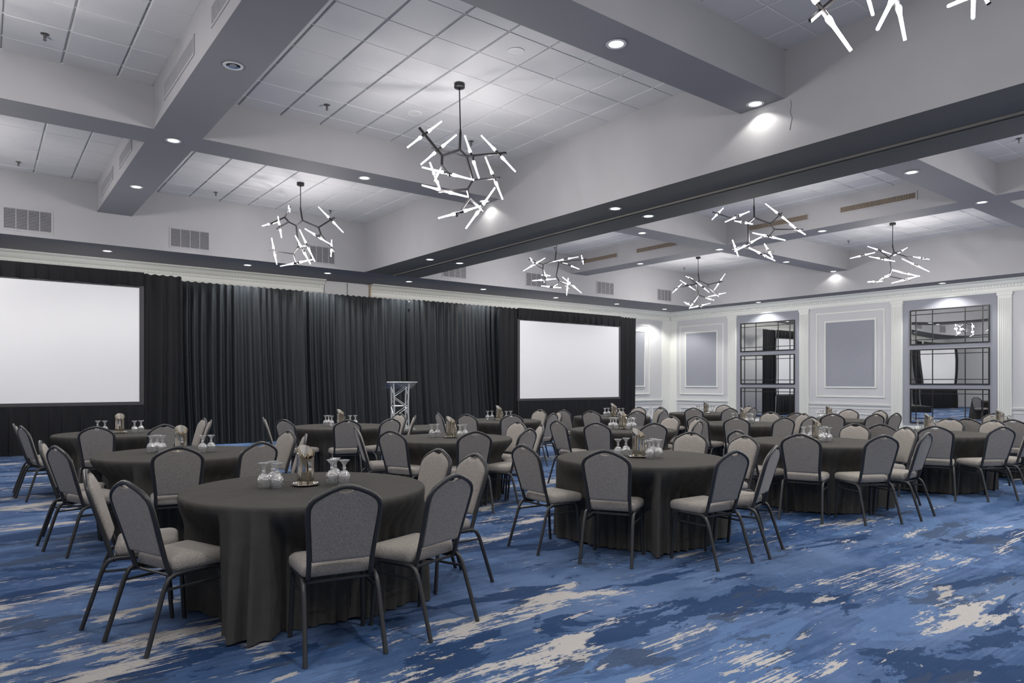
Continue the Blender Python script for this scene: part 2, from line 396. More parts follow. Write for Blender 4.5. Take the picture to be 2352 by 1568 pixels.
# world data (metres) measured for the room
CHAND={'Mnear': {'c': [5.06, 7.7], 'a': [[0.004, -0.003, 4.536, -0.225, 0.073, 4.427], [0.004, -0.003, 4.536, 0.128, 0.027, 4.479], [-0.225, 0.073, 4.427, -0.239, 0.058, 4.292], [0.128, 0.027, 4.479, 0.169, -0.067, 4.146], [0.169, -0.067, 4.146, 0.083, -0.064, 4.008], [0.083, -0.064, 4.008, 0.077, -0.123, 3.871], [-0.225, 0.073, 4.427, -0.569, 0.085, 4.728], [0.128, 0.027, 4.479, -0.163, 0.447, 4.645], [0.128, 0.027, 4.479, 0.558, -0.304, 4.525], [0.128, 0.027, 4.479, -0.075, -0.44, 4.307], [-0.239, 0.058, 4.292, -0.412, -0.401, 4.019], [-0.239, 0.058, 4.292, -0.082, 0.519, 4.222], [0.169, -0.067, 4.146, 0.666, -0.001, 4.282], [0.083, -0.064, 4.008, -0.401, -0.109, 3.883], [0.077, -0.123, 3.871, -0.28, -0.369, 3.538], [0.077, -0.123, 3.871, 0.486, 0.131, 3.818]], 't': [[-0.706, 0.148, 4.456, -0.267, 0.017, 4.856], [-0.297, 0.511, 4.407, 0.091, 0.211, 4.815], [0.287, -0.096, 4.761, 0.655, -0.379, 4.271], [-0.107, -0.287, 4.62, 0.04, -0.401, 4.065], [-0.639, -0.109, 4.153, -0.117, -0.513, 3.991], [-0.289, 0.281, 4.379, 0.055, 0.55, 4.096], [0.465, 0.059, 4.548, 0.656, -0.089, 3.959], [-0.529, 0.081, 3.986, -0.062, -0.28, 3.835], [-0.415, -0.135, 3.531, -0.0, -0.504, 3.679], [0.553, -0.05, 4.113, 0.234, 0.197, 3.547]], 's': [[0.01, -0.007, 4.775], [0.004, -0.003, 4.536]]}, 'Mfar': {'c': [5.06, 13.46], 'a': [[0.031, -0.024, 4.661, -0.087, 0.004, 4.55], [-0.087, 0.004, 4.55, -0.149, 0.242, 4.657], [-0.149, 0.242, 4.657, -0.195, 0.34, 4.763], [-0.087, 0.004, 4.55, -0.05, -0.024, 4.139], [-0.05, -0.024, 4.139, -0.147, -0.013, 3.977], [0.031, -0.024, 4.661, 0.323, -0.123, 4.544], [0.323, -0.123, 4.544, 0.34, -0.2, 4.399], [-0.195, 0.34, 4.763, 0.049, 0.711, 5.083], [-0.195, 0.34, 4.763, -0.595, 0.236, 4.519], [-0.149, 0.242, 4.657, -0.486, -0.051, 4.426], [0.323, -0.123, 4.544, 0.717, 0.011, 4.827], [0.34, -0.2, 4.399, 0.084, -0.629, 4.239], [0.34, -0.2, 4.399, 0.663, -0.126, 4.084], [-0.05, -0.024, 4.139, 0.301, 0.293, 4.248], [-0.05, -0.024, 4.139, -0.142, -0.555, 3.957], [-0.147, -0.013, 3.977, -0.489, 0.396, 4.062], [-0.147, -0.013, 3.977, -0.244, -0.489, 3.68]], 't': [[-0.115, 0.356, 5.014, 0.114, 0.917, 5.024], [-0.718, 0.118, 4.476, -0.289, 0.402, 4.674], [-0.512, -0.173, 4.639, -0.312, 0.199, 4.315], [0.428, 0.138, 5.028, 0.834, -0.175, 4.502], [-0.06, -0.387, 4.425, 0.335, -0.692, 4.12], [0.692, 0.09, 4.377, 0.48, -0.377, 3.941], [0.098, 0.317, 4.55, 0.345, 0.126, 3.897], [-0.242, -0.361, 4.269, -0.007, -0.542, 3.715], [-0.504, 0.217, 4.286, -0.334, 0.408, 3.803], [-0.477, -0.202, 3.673, 0.027, -0.591, 3.802]], 's': [[-0.0, 0.0, 4.9], [0.031, -0.024, 4.661]]}, 'R1near': {'c': [11.95, 7.75], 'a': [[0.006, -0.005, 4.642, -0.134, 0.04, 4.527], [-0.134, 0.04, 4.527, -0.115, 0.215, 4.601], [0.006, -0.005, 4.642, 0.341, -0.137, 4.548], [0.341, -0.137, 4.548, 0.361, -0.215, 4.428], [-0.134, 0.04, 4.527, -0.124, 0.032, 4.121], [-0.124, 0.032, 4.121, -0.168, 0.003, 4.059], [-0.115, 0.215, 4.601, -0.558, 0.557, 4.781], [-0.115, 0.215, 4.601, -0.605, -0.014, 4.596], [-0.115, 0.215, 4.601, -0.502, -0.116, 4.453], [0.341, -0.137, 4.548, 0.867, -0.066, 4.853], [0.361, -0.215, 4.428, 0.806, -0.559, 4.425], [0.361, -0.215, 4.428, -0.143, -0.384, 4.164], [-0.124, 0.032, 4.121, -0.582, -0.246, 4.018], [-0.124, 0.032, 4.121, -0.065, 0.473, 4.089], [-0.168, 0.003, 4.059, -0.214, -0.398, 3.801], [-0.168, 0.003, 4.059, 0.29, -0.244, 3.975]], 't': [[-0.779, 0.406, 4.571, -0.171, 0.58, 4.923], [-0.82, 0.086, 4.459, -0.191, -0.022, 4.735], [-0.346, 0.199, 4.569, -0.498, -0.294, 4.398], [0.544, 0.097, 5.026, 1.0, -0.255, 4.571], [0.819, -0.269, 4.578, 0.618, -0.714, 4.273], [-0.299, -0.16, 4.285, 0.2, -0.546, 4.141], [-0.288, -0.346, 4.179, -0.692, -0.034, 3.898], [-0.342, 0.251, 4.207, 0.183, 0.478, 3.987], [-0.485, -0.211, 3.967, 0.079, -0.402, 3.754], [0.358, 0.0, 4.179, 0.03, -0.385, 3.806]], 's': [[-0.0, 0.0, 4.859], [0.006, -0.005, 4.642]]}, 'R1far': {'c': [11.95, 13.5], 'a': [[-0.061, 0.047, 4.614, -0.347, 0.205, 4.502], [-0.061, 0.047, 4.614, 0.08, 0.064, 4.575], [-0.347, 0.205, 4.502, -0.383, 0.17, 4.381], [0.08, 0.064, 4.575, -0.046, 0.036, 4.209], [-0.046, 0.036, 4.209, 0.054, 0.021, 4.084], [0.054, 0.021, 4.084, -0.02, 0.015, 4.001], [-0.347, 0.205, 4.502, -0.437, 0.678, 4.692], [-0.383, 0.17, 4.381, -0.863, 0.04, 4.46], [-0.383, 0.17, 4.381, -0.012, 0.459, 4.235], [-0.383, 0.17, 4.381, -0.572, -0.126, 3.972], [0.08, 0.064, 4.575, -0.036, -0.409, 4.615], [0.08, 0.064, 4.575, 0.657, -0.381, 4.668], [0.08, 0.064, 4.575, 0.598, 0.115, 4.549], [0.054, 0.021, 4.084, 0.218, -0.427, 3.921], [0.054, 0.021, 4.084, 0.534, 0.143, 3.951], [-0.02, 0.015, 4.001, -0.475, -0.205, 3.843]], 't': [[-0.635, 0.38, 4.669, -0.201, 0.775, 4.633], [-0.981, 0.24, 4.275, -0.536, -0.103, 4.611], [-0.005, 0.676, 4.32, -0.185, 0.113, 4.215], [-0.778, 0.124, 4.03, -0.289, -0.254, 4.081], [-0.271, -0.101, 4.543, 0.251, -0.504, 4.668], [0.359, -0.498, 4.723, 0.781, -0.13, 4.584], [0.363, 0.354, 4.674, 0.615, -0.145, 4.436], [-0.015, -0.177, 4.167, 0.381, -0.482, 3.746], [0.314, -0.044, 4.181, 0.547, 0.277, 3.779], [-0.679, -0.117, 3.878, -0.082, -0.202, 3.873]], 's': [[-0.042, 0.033, 4.85], [-0.061, 0.047, 4.614]]}, 'R2near': {'c': [18.03, 7.8], 'a': [[0.026, -0.02, 4.668, -0.115, 0.026, 4.53], [0.026, -0.02, 4.668, 0.342, -0.138, 4.598], [-0.115, 0.026, 4.53, -0.021, 0.016, 4.244], [-0.021, 0.016, 4.244, -0.124, 0.033, 4.071], [-0.115, 0.026, 4.53, -0.041, 0.374, 4.84], [-0.115, 0.026, 4.53, -0.734, 0.504, 4.601], [-0.115, 0.026, 4.53, -0.737, -0.033, 4.425], [0.026, -0.02, 4.668, 0.65, 0.053, 4.789], [0.342, -0.138, 4.598, 0.763, -0.463, 4.542], [0.342, -0.138, 4.598, 0.369, -0.465, 4.266], [-0.021, 0.016, 4.244, 0.551, -0.143, 4.171], [-0.124, 0.033, 4.071, 0.289, -0.286, 3.971], [-0.124, 0.033, 4.071, -0.722, -0.092, 3.971], [-0.124, 0.033, 4.071, -0.641, 0.214, 3.883]], 't': [[-0.297, 0.477, 4.866, 0.18, 0.109, 4.669], [-0.892, 0.625, 4.518, -0.403, 0.248, 4.665], [-0.879, 0.171, 4.5, -0.378, -0.216, 4.385], [0.166, 0.046, 4.623, 0.919, 0.034, 4.913], [0.278, -0.368, 4.546, 1.075, -0.425, 4.561], [0.093, -0.18, 4.506, 0.632, -0.596, 4.183], [0.161, 0.106, 4.262, 0.731, -0.334, 4.107], [-0.073, -0.007, 3.901, 0.48, -0.434, 4.083], [-0.429, 0.123, 3.96, -0.801, -0.263, 4.017], [-0.93, 0.181, 3.876, -0.155, 0.178, 3.962]], 's': [[-0.002, 0.002, 4.845], [0.026, -0.02, 4.668]]}, 'R2far': {'c': [18.05, 13.7], 'a': [[0.025, -0.019, 4.664, -0.094, 0.009, 4.546], [0.025, -0.019, 4.664, 0.334, -0.131, 4.555], [0.334, -0.131, 4.555, 0.292, -0.162, 4.473], [-0.094, 0.009, 4.546, 0.015, -0.012, 4.201], [0.015, -0.012, 4.201, -0.162, 0.062, 4.016], [-0.094, 0.009, 4.546, -0.02, 0.394, 4.859], [-0.094, 0.009, 4.546, -0.651, 0.44, 4.395], [-0.094, 0.009, 4.546, -0.654, -0.024, 4.452], [0.334, -0.131, 4.555, 0.848, -0.301, 4.682], [0.292, -0.162, 4.473, -0.248, -0.314, 4.406], [0.292, -0.162, 4.473, 0.723, -0.268, 4.181], [0.015, -0.012, 4.201, 0.525, -0.161, 4.073], [-0.162, 0.062, 4.016, -0.571, -0.249, 3.872], [-0.162, 0.062, 4.016, -0.007, 0.499, 3.953], [-0.162, 0.062, 4.016, -0.272, -0.348, 3.774]], 't': [[-0.35, 0.204, 4.792, 0.277, 0.416, 4.788], [-0.855, 0.326, 4.241, -0.277, 0.422, 4.595], [-0.7, 0.161, 4.638, -0.392, -0.196, 4.303], [0.889, -0.378, 4.925, 0.603, -0.157, 4.388], [-0.41, -0.239, 4.575, 0.125, -0.33, 4.263], [0.346, -0.115, 4.167, 0.921, -0.378, 4.316], [0.093, -0.213, 4.107, 0.751, -0.049, 4.091], [-0.217, -0.136, 4.097, -0.756, -0.234, 3.706], [-0.343, 0.27, 3.985, 0.255, 0.523, 3.95], [-0.507, -0.055, 3.749, 0.012, -0.456, 3.907]], 's': [[0.001, -0.001, 4.874], [0.025, -0.019, 4.664]]}, 'Mnearest': {'c': [5.06, 1.97], 'a': [[-0.001, 0.001, 4.53, -0.258, 0.136, 4.305], [-0.001, 0.001, 4.53, 0.279, -0.089, 4.459], [-0.258, 0.136, 4.305, -0.101, 0.078, 4.218], [-0.258, 0.136, 4.305, -0.672, 0.456, 3.847], [-0.258, 0.136, 4.305, -0.006, 0.475, 4.295], [-0.101, 0.078, 4.218, -0.628, -0.066, 3.803], [-0.101, 0.078, 4.218, 0.295, 0.339, 4.221], [0.279, -0.089, 4.459, 0.215, -0.294, 3.932], [0.279, -0.089, 4.459, -0.018, -0.305, 3.95], [0.279, -0.089, 4.459, 0.75, -0.453, 4.598], [-0.001, 0.001, 4.53, -0.382, 0.295, 4.942], [-0.001, 0.001, 4.53, 0.199, -0.154, 5.025], [-0.258, 0.136, 4.305, -0.099, 0.411, 4.822]], 't': [[-0.76, 0.524, 4.194, -0.454, 0.287, 3.644], [-0.293, 0.351, 4.458, 0.15, 0.423, 4.137], [-0.38, -0.089, 4.147, -0.706, 0.003, 3.593], [0.108, 0.297, 4.508, 0.298, 0.261, 3.932], [-0.15, -0.186, 3.841, 0.605, -0.323, 4.227], [0.222, -0.208, 4.376, -0.153, -0.326, 3.703], [0.29, -0.342, 4.595, 1.04, -0.433, 4.55], [-0.672, 0.25, 4.596, 0.04, 0.237, 5.145], [0.284, 0.078, 5.163, 0.035, -0.324, 4.692], [0.25, 0.298, 4.897, -0.506, 0.424, 4.56]], 's': [[-0.001, 0.001, 4.748], [-0.001, 0.001, 4.53]]}}
TABLES={1: (1.7, 4.41), 2: (1.56, 7.28), 3: (1.48, 10.64), 4: (4.8, 4.28), 5: (4.5, 10.23), 6: (4.62, 7.24), 7: (7.46, 10.06), 8: (7.49, 7.03), 9: (10.1, 9.78), 10: (12.85, 9.59), 11: (10.15, 6.79), 12: (7.74, 4.2), 13: (10.25, 3.97), 14: (12.46, 6.53), 15: (12.72, 3.89)}
CHAIRS={1: [(0.5, 4.87, 349.027), (0.61, 4.18, 19.915), (1.49, 3.32, 79.095), (2.16, 3.33, 107.07), (2.91, 4.2, 179.154), (2.89, 4.68, 183.783)], 2: [(0.426, 7.525, 350.809), (0.487, 6.84, 19.297), (1.285, 6.153, 78.287), (1.974, 6.196, 108.903), (2.636, 6.845, 160.988), (2.698, 7.507, 188.281)], 3: [(0.332, 10.809, 358.625), (0.387, 10.253, 12.498), (1.093, 9.547, 70.502), (1.837, 9.536, 107.92), (2.577, 10.264, 168.081), (2.625, 10.823, 182.081)], 4: [(3.65, 4.58, 358.379), (3.85, 3.8, 30.806), (4.63, 3.16, 86.369), (5.25, 3.19, 107.433), (6.05, 4.01, 170.811), (6.02, 4.65, 193.871)], 5: [(3.392, 10.575, 342.705), (3.43, 9.782, 22.719), (4.115, 9.136, 73.612), (4.792, 9.107, 101.575), (5.513, 9.664, 150.806), (5.645, 10.413, 189.081)], 6: [(3.516, 7.597, 342.08), (3.555, 6.781, 23.315), (4.242, 6.143, 70.987), (5.0, 6.144, 109.122), (5.615, 6.644, 151.079), (5.776, 7.331, 182.501)], 7: [(6.334, 10.341, 345.988), (6.415, 9.557, 25.703), (6.962, 9.012, 64.583), (7.826, 8.959, 108.388), (8.499, 9.544, 155.59), (8.606, 10.241, 186.975)], 8: [(6.343, 7.201, 354.521), (6.446, 6.525, 23.814), (6.978, 5.989, 62.81), (7.841, 5.924, 107.607), (8.485, 6.434, 153.079), (8.649, 7.07, 177.977)], 9: [(8.955, 9.963, 353.919), (9.043, 9.303, 21.289), (9.664, 8.705, 68.923), (10.385, 8.655, 103.216), (11.208, 9.437, 167.799), (11.227, 10.057, 188.809)], 10: [(11.73, 9.89, 345.005), (11.807, 9.083, 26.924), (12.336, 8.55, 65.7), (13.011, 8.441, 94.976), (13.919, 9.14, 158.171), (13.979, 9.855, 192.209)], 11: [(8.992, 6.855, 365.787), (9.136, 6.226, 31.083), (9.662, 5.738, 66.114), (10.231, 5.633, 82.005), (11.174, 6.266, 155.879), (11.258, 6.953, 185.386)], 12: [(6.619, 4.498, 346.113), (6.657, 3.784, 20.013), (7.176, 3.186, 62.917), (7.875, 3.048, 94.684), (8.741, 3.613, 151.612), (8.896, 4.297, 182.796)], 13: [(9.095, 4.073, 362.904), (9.197, 3.483, 21.82), (9.723, 2.936, 61.993), (10.411, 2.821, 93.976), (11.321, 3.524, 163.392), (11.401, 4.115, 181.18)], 14: [(11.35, 6.516, 373.713), (11.466, 5.933, 31.989), (12.007, 5.462, 66.015), (12.581, 5.376, 82.986), (13.521, 6.062, 160.198), (13.607, 6.701, 184.479)], 15: [(11.562, 3.955, 364.787), (11.663, 3.413, 16.289), (12.323, 2.8, 72.987), (13.001, 2.764, 101.012), (13.725, 3.31, 150.01), (13.808, 4.292, 200.279)]}
TRAYS={1: (1.711, 4.462), 2: (1.55, 7.287), 3: (1.495, 10.628), 4: (4.768, 4.283), 5: (4.491, 10.237), 6: (4.624, 7.237), 7: (7.465, 10.056), 8: (7.487, 7.032), 9: (10.126, 9.76), 10: (12.886, 9.562), 11: (10.158, 6.784), 12: (7.748, 4.194), 13: (10.259, 3.963), 14: (12.47, 6.522), 15: (12.721, 3.889)}
GOBLETS={1: [[(1.45, 4.5), (1.525, 4.55), (1.514, 4.434)], [(1.87, 4.403), (1.927, 4.478), (1.929, 4.335)]], 2: [[(1.318, 7.467), (1.384, 7.53), (1.407, 7.398)], [(1.715, 7.16), (1.803, 7.191)]], 3: [[(1.259, 10.81), (1.336, 10.751)], [(1.654, 10.506), (1.738, 10.539)]], 4: [[(4.621, 4.396), (4.768, 4.434)], [(4.748, 4.132), (4.907, 4.228), (4.875, 4.139)]], 5: [[(4.306, 10.38), (4.38, 10.436), (4.341, 10.224)], [(4.61, 10.145), (4.701, 10.15)]], 6: [[(4.44, 7.379), (4.531, 7.392)], [(4.665, 7.092), (4.766, 7.128)]], 7: [[(7.302, 10.182), (7.411, 10.197)], [(7.532, 9.921), (7.634, 9.926)]], 8: [[(7.35, 7.138), (7.446, 7.177), (7.337, 7.019)], [(7.453, 6.884), (7.634, 6.995), (7.597, 6.91)]], 9: [[(9.99, 9.865), (10.137, 9.911)], [(10.135, 9.609), (10.279, 9.642)]], 10: [[(12.723, 9.688), (12.817, 9.699), (12.736, 9.579)], [(12.822, 9.422), (13.033, 9.525), (12.996, 9.44)]], 11: [[(10.019, 6.891), (10.202, 6.932)], [(10.069, 6.663), (10.313, 6.778), (10.167, 6.633)]], 12: [[(7.623, 4.29), (7.831, 4.319)], [(7.648, 4.082), (7.898, 4.184), (7.728, 4.042)]], 13: [[(10.136, 4.058), (10.37, 4.067)], [(10.146, 3.861), (10.401, 3.914)]], 14: [[(12.342, 6.621), (12.52, 6.666)], [(12.381, 6.402), (12.613, 6.472)]], 15: [[(12.583, 3.958), (12.855, 3.96)], [(12.62, 3.777), (12.851, 3.788)]]}

# ---------------------------------------------------------------- room shell
struct('floor', 'blue patterned ballroom carpet with cream patches and streaks', box((XL, YN, -0.1), (XW, YW, 0)), M['carpet'])
wall_back = struct('wall_back', 'pale wall behind the black drapes', box((XL, YW, 0), (XW + 0.2, YW + 0.2, 5.7)), M['wall'])
wall_right = struct('wall_right', 'pale panelled wall with mirrors on the right', box((XW, YN, 0), (XW + 0.2, YW, 5.7)), M['wall'])
struct('wall_left', 'plain pale wall on the left', box((XL - 0.2, YN, 0), (XL, YW + 0.2, 5.7)), M['wall'])
struct('wall_near', 'plain pale wall behind the camera', box((XL - 0.2, YN - 0.2, 0), (XW + 0.2, YN, 5.7)), M['wall'])

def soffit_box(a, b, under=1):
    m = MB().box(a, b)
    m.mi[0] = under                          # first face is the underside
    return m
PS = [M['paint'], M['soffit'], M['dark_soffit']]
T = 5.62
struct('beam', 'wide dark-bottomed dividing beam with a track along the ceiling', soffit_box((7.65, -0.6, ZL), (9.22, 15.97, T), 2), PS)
dark_beam = bpy.data.objects['beam']
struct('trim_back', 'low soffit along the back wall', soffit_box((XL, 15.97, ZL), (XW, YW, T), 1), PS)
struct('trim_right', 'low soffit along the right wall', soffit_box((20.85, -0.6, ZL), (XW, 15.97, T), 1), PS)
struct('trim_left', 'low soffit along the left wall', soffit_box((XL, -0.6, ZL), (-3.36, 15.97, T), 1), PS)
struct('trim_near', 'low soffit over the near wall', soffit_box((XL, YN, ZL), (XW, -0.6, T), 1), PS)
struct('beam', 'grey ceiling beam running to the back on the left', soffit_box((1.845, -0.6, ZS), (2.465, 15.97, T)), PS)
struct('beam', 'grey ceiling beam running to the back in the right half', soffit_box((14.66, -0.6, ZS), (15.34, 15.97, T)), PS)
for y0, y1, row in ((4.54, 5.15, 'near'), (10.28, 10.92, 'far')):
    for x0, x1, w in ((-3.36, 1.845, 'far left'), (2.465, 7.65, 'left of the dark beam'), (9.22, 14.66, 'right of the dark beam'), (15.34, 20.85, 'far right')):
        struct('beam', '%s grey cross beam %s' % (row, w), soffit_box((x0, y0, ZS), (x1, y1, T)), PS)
# track of the folding partition under the dark beam
t = MB().box((8.44, -0.6, ZL - 0.022), (8.475, 15.97, ZL + 0.01)).box((8.53, -0.6, ZL - 0.022), (8.565, 15.97, ZL + 0.01))
obj('partition_track', t, M['dark_soffit'], dark_beam)
obj('track_slot', MB().box((8.475, -0.6, ZL - 0.004), (8.53, 15.97, ZL + 0.01)), M['black'], dark_beam)
cr = [(7.648, 4.47, 4.80), (7.648, 4.46, 4.72), (7.648, 4.475, 4.66), (7.648, 4.45, 4.58), (7.648, 4.47, 4.5), (7.648, 4.48, 4.44)]
obj('plaster_crack', MB().tube(cr, 0.0022, 4), M['crack'], dark_beam)

# tile ceilings: one per bay, every tile in view its own piece
def in_view(x, y, z, pad=60):
    s, c = math.sin(0.657535), math.cos(0.657535)
    d = s * x + c * y
    if d < 0.5: return False
    px, py = 1176 + 1581.7 * (c * x - s * y) / d, 878.13 - 1581.7 * (z - HC) / d
    return -pad < px < 2352 + pad and -pad < py < 1568 + pad
TILE = {}
def tile_mesh(w, l):
    k = (round(w, 3), round(l, 3))
    if k not in TILE:
        m = MB()
        e, z1, z0 = 0.006, 0.03, 0.0
        a, b = w / 2, l / 2
        m.add([(-a, -b, z1), (a, -b, z1), (a, b, z1), (-a, b, z1), (-a, -b, z0 + e), (a, -b, z0 + e), (a, b, z0 + e), (-a, b, z0 + e),
               (-a + e, -b + e, z0), (a - e, -b + e, z0), (a - e, b - e, z0), (-a + e, b - e, z0)],
              [(0, 1, 5, 4), (1, 2, 6, 5), (2, 3, 7, 6), (3, 0, 4, 7), (4, 5, 9, 8), (5, 6, 10, 9), (6, 7, 11, 10), (7, 4, 8, 11), (8, 9, 10, 11), (3, 2, 1, 0)])
        TILE[k] = m.mesh('ceiling_tile', M['tile'])
    return TILE[k]
BX = ((-3.36, 1.845, 0.196, 'far left'), (2.465, 7.65, 2.93, 'left middle'), (9.22, 14.66, 13.60, 'right middle'), (15.34, 20.85, 18.32, 'far right'))
BY = ((-0.6, 4.54, 4.12, 'near'), (5.15, 10.28, None, 'middle'), (10.92, 15.97, 11.40, 'back'))
for xi, (x0, x1, xo, xn) in enumerate(BX):
    for y0, y1, yo, yn in BY:
        if yo is None: yo = 5.60 if xi < 2 else 5.675
        bay = struct('ceiling', 'tiled coffer ceiling, %s bay of the %s row' % (xn, yn), box((x0, y0, ZC + 0.012), (x1, y1, ZC + 0.2)), M['slot'])
        xs = [x0] + [v for v in [xo + 0.61 * k for k in range(-20, 20)] if x0 + 0.05 < v < x1 - 0.05] + [x1]
        ys = [y0] + [v for v in [yo + 0.61 * k for k in range(-20, 20)] if y0 + 0.05 < v < y1 - 0.05] + [y1]
        g = MB()
        for v in xs[1:-1]: g.box((v - 0.012, y0, ZC + 0.006), (v - 0.004, y1, ZC + 0.014)).box((v + 0.004, y0, ZC + 0.006), (v + 0.012, y1, ZC + 0.014))
        for v in ys[1:-1]: g.box((x0, v - 0.006, ZC + 0.001), (x1, v + 0.006, ZC + 0.013))
        g.box((x0, y0, ZC - 0.003), (x0 + 0.02, y1, ZC + 0.013)).box((x1 - 0.02, y0, ZC - 0.003), (x1, y1, ZC + 0.013))
        g.box((x0, y0, ZC - 0.003), (x1, y0 + 0.02, ZC + 0.013)).box((x0, y1 - 0.02, ZC - 0.003), (x1, y1, ZC + 0.013))
        obj('ceiling_grid', g, M['grid'], bay)
        rest = MB()
        for i in range(len(xs) - 1):
            for j in range(len(ys) - 1):
                w, l = xs[i + 1] - xs[i] - 0.026, ys[j + 1] - ys[j] - 0.008
                cx, cy = (xs[i] + xs[i + 1]) / 2, (ys[j] + ys[j + 1]) / 2
                if w < 0.03 or l < 0.03: continue
                if in_view(cx, cy, ZC):
                    link('ceiling_tile', tile_mesh(w, l), bay, (cx, cy, ZC - random.uniform(0.004, 0.007)))
                else:
                    rest.box((cx - w / 2, cy - l / 2, ZC - 0.005), (cx + w / 2, cy + l / 2, ZC + 0.02))
        if rest.v:
            tag(obj('ceiling_tile_field', rest, M['tile'], bay), 'tiles outside the view', kind='stuff')

# ---------------------------------------------------------------- wall trim
KY = XW / 21.75
def wz(z): return HC + (z - HC) * KY
KB = YW / 17.65
def bz(z): return HC + (z - HC) * KB
PROF = [(0.0, 3.86), (0.045, 3.86), (0.05, 3.885), (0.035, 3.905), (0.035, 3.99), (0.06, 4.0), (0.06, 4.055), (0.09, 4.07), (0.12, 4.10), (0.16, 4.15), (0.22, 4.175), (0.24, 4.19), (0.24, ZL), (0, ZL)]
def cornice(name, label, P):
    # P(t, off, z): t = 0 / 1 along the wall, off = distance out from it
    m = MB()
    n = len(PROF)
    vs = [P(0, o, z) for o, z in PROF] + [P(1, o, z) for o, z in PROF]
    m.add(vs, [(i, (i + 1) % n, n + (i + 1) % n, n + i) for i in range(n)] + [tuple(range(n - 1, -1, -1)), tuple(range(n, 2 * n))])
    return struct(name, label, m, M['trim'])
def dentils(parent, P, a, b):
    m = MB()
    k = int(abs(b - a) / 0.075)
    for i in range(k):
        t0, t1 = a + (b - a) * (i + 0.2) / k, a + (b - a) * (i + 0.75) / k
        p, q = P(t0, 0.06, 4.012), P(t1, 0.088, 4.048)
        m.box(tuple(map(min, p, q)), tuple(map(max, p, q)))
    tag(obj('dentil_row', m, M['trim'], parent), 'row of small dentil blocks', kind='stuff')
def run(name, label, P, a, b):
    c = cornice(name, label, lambda t, o, z: P(a + (b - a) * t, o, z))
    dentils(c, P, a, b)
PB = lambda t, o, z: (t, YW - o, z)
PR = lambda t, o, z: (XW - o, t, z)
run('trim_1', 'white cornice above the drapes left of the partition pocket', PB, XL, 7.25 * KB)
run('trim_2', 'white cornice above the drapes right of the partition pocket', PB, 8.6 * KB, XW - 0.05)
run('trim_3', 'white cornice along the right wall', PR, YN, YW - 0.05)
pk = struct('trim_4', 'folded partition panels stored in the wall pocket', MB().box((7.27 * KB, YW - 0.06, 0), (7.90 * KB, YW, ZL - 0.02)).box((7.93 * KB, YW - 0.06, 0), (8.56 * KB, YW, ZL - 0.02)), M['wall'])
obj('pocket_edge', MB().box((8.565 * KB, YW - 0.10, 0), (8.6 * KB, YW, ZL - 0.02)), M['wood'], pk)

def frame_strip(P, a0, a1, z0, z1, w=0.045, d=0.022):
    m = MB()
    for (p0, p1, q0, q1) in ((a0, a1, z0, z0 + w), (a0, a1, z1 - w, z1), (a0, a0 + w, z0 + w, z1 - w), (a1 - w, a1, z0 + w, z1 - w)):
        A, B = P(p0, 0, q0), P(p1, d, q1)
        m.box(tuple(map(min, A, B)), tuple(map(max, A, B)))
        s_ = w * 0.3
        A, B = P(p0 + s_, 0, q0 + s_), P(p1 - s_, d + 0.01, q1 - s_)
        m.box(tuple(map(min, A, B)), tuple(map(max, A, B)))
    return m
def slab(P, a0, a1, z0, z1, d0, d1):
    A, B = P(a0, d0, z0), P(a1, d1, z1)
    return box(tuple(map(min, A, B)), tuple(map(max, A, B)))
def wall_panel(P, wall, oa, ob, oz0, oz1, ia, ib, iz0, iz1):
    obj('panel_molding', frame_strip(P, oa, ob, oz0, oz1), M['trim'], wall)
    obj('panel_molding', frame_strip(P, ia, ib, iz0, iz1, 0.05, 0.028), M['trim'], wall)
    obj('fabric_panel', slab(P, ia + 0.05, ib - 0.05, iz0 + 0.05, iz1 - 0.05, 0, 0.012), M['bluefab'], wall)
Y_ = lambda v: v * KY
wall_panel(PR, wall_right, Y_(9.63), Y_(11.80), wz(0.955), wz(3.68), Y_(9.88), Y_(11.52), wz(1.25), wz(3.41))
wall_panel(PR, wall_right, Y_(15.37), Y_(17.37), wz(0.965), wz(3.63), Y_(15.62), Y_(17.11), wz(1.245), wz(3.375))
wall_panel(PR, wall_right, Y_(3.9), Y_(6.09), wz(0.955), wz(3.68), Y_(4.2), Y_(5.8), wz(1.25), wz(3.41))
wall_panel(PB, wall_back, 17.9 * KB, 20.27 * KB, bz(0.975), bz(3.62), 18.2 * KB, 20.0 * KB, bz(1.255), bz(3.39))
for P, wall, a, b in ((PR, wall_right, Y_(9.43), Y_(12.06)), (PR, wall_right, Y_(15.16), Y_(17.62)), (PR, wall_right, Y_(3.6), Y_(6.37)), (PB, wall_back, 17.6 * KB, 20.99 * KB)):
    m = slab(P, a, b, 0.70, 0.735, 0, 0.03)
    q = slab(P, a, b, 0.735, 0.76, 0, 0.05)
    m.add(q.v, q.f)
    q = slab(P, a, b, 0.60, 0.625, 0, 0.018)
    m.add(q.v, q.f)
    obj('chair_rail', m, M['trim'], wall)
for P, wall, a, b in ((PR, wall_right, Y_(9.63), Y_(11.80)), (PR, wall_right, Y_(15.37), Y_(17.37)), (PR, wall_right, Y_(3.9), Y_(6.09)), (PB, wall_back, 17.9 * KB, 20.25 * KB), (PB, wall_back, 20.42 * KB, 20.83 * KB)):
    obj('wainscot_molding', frame_strip(P, a, b, 0.16, 0.46, 0.035, 0.018), M['trim'], wall)
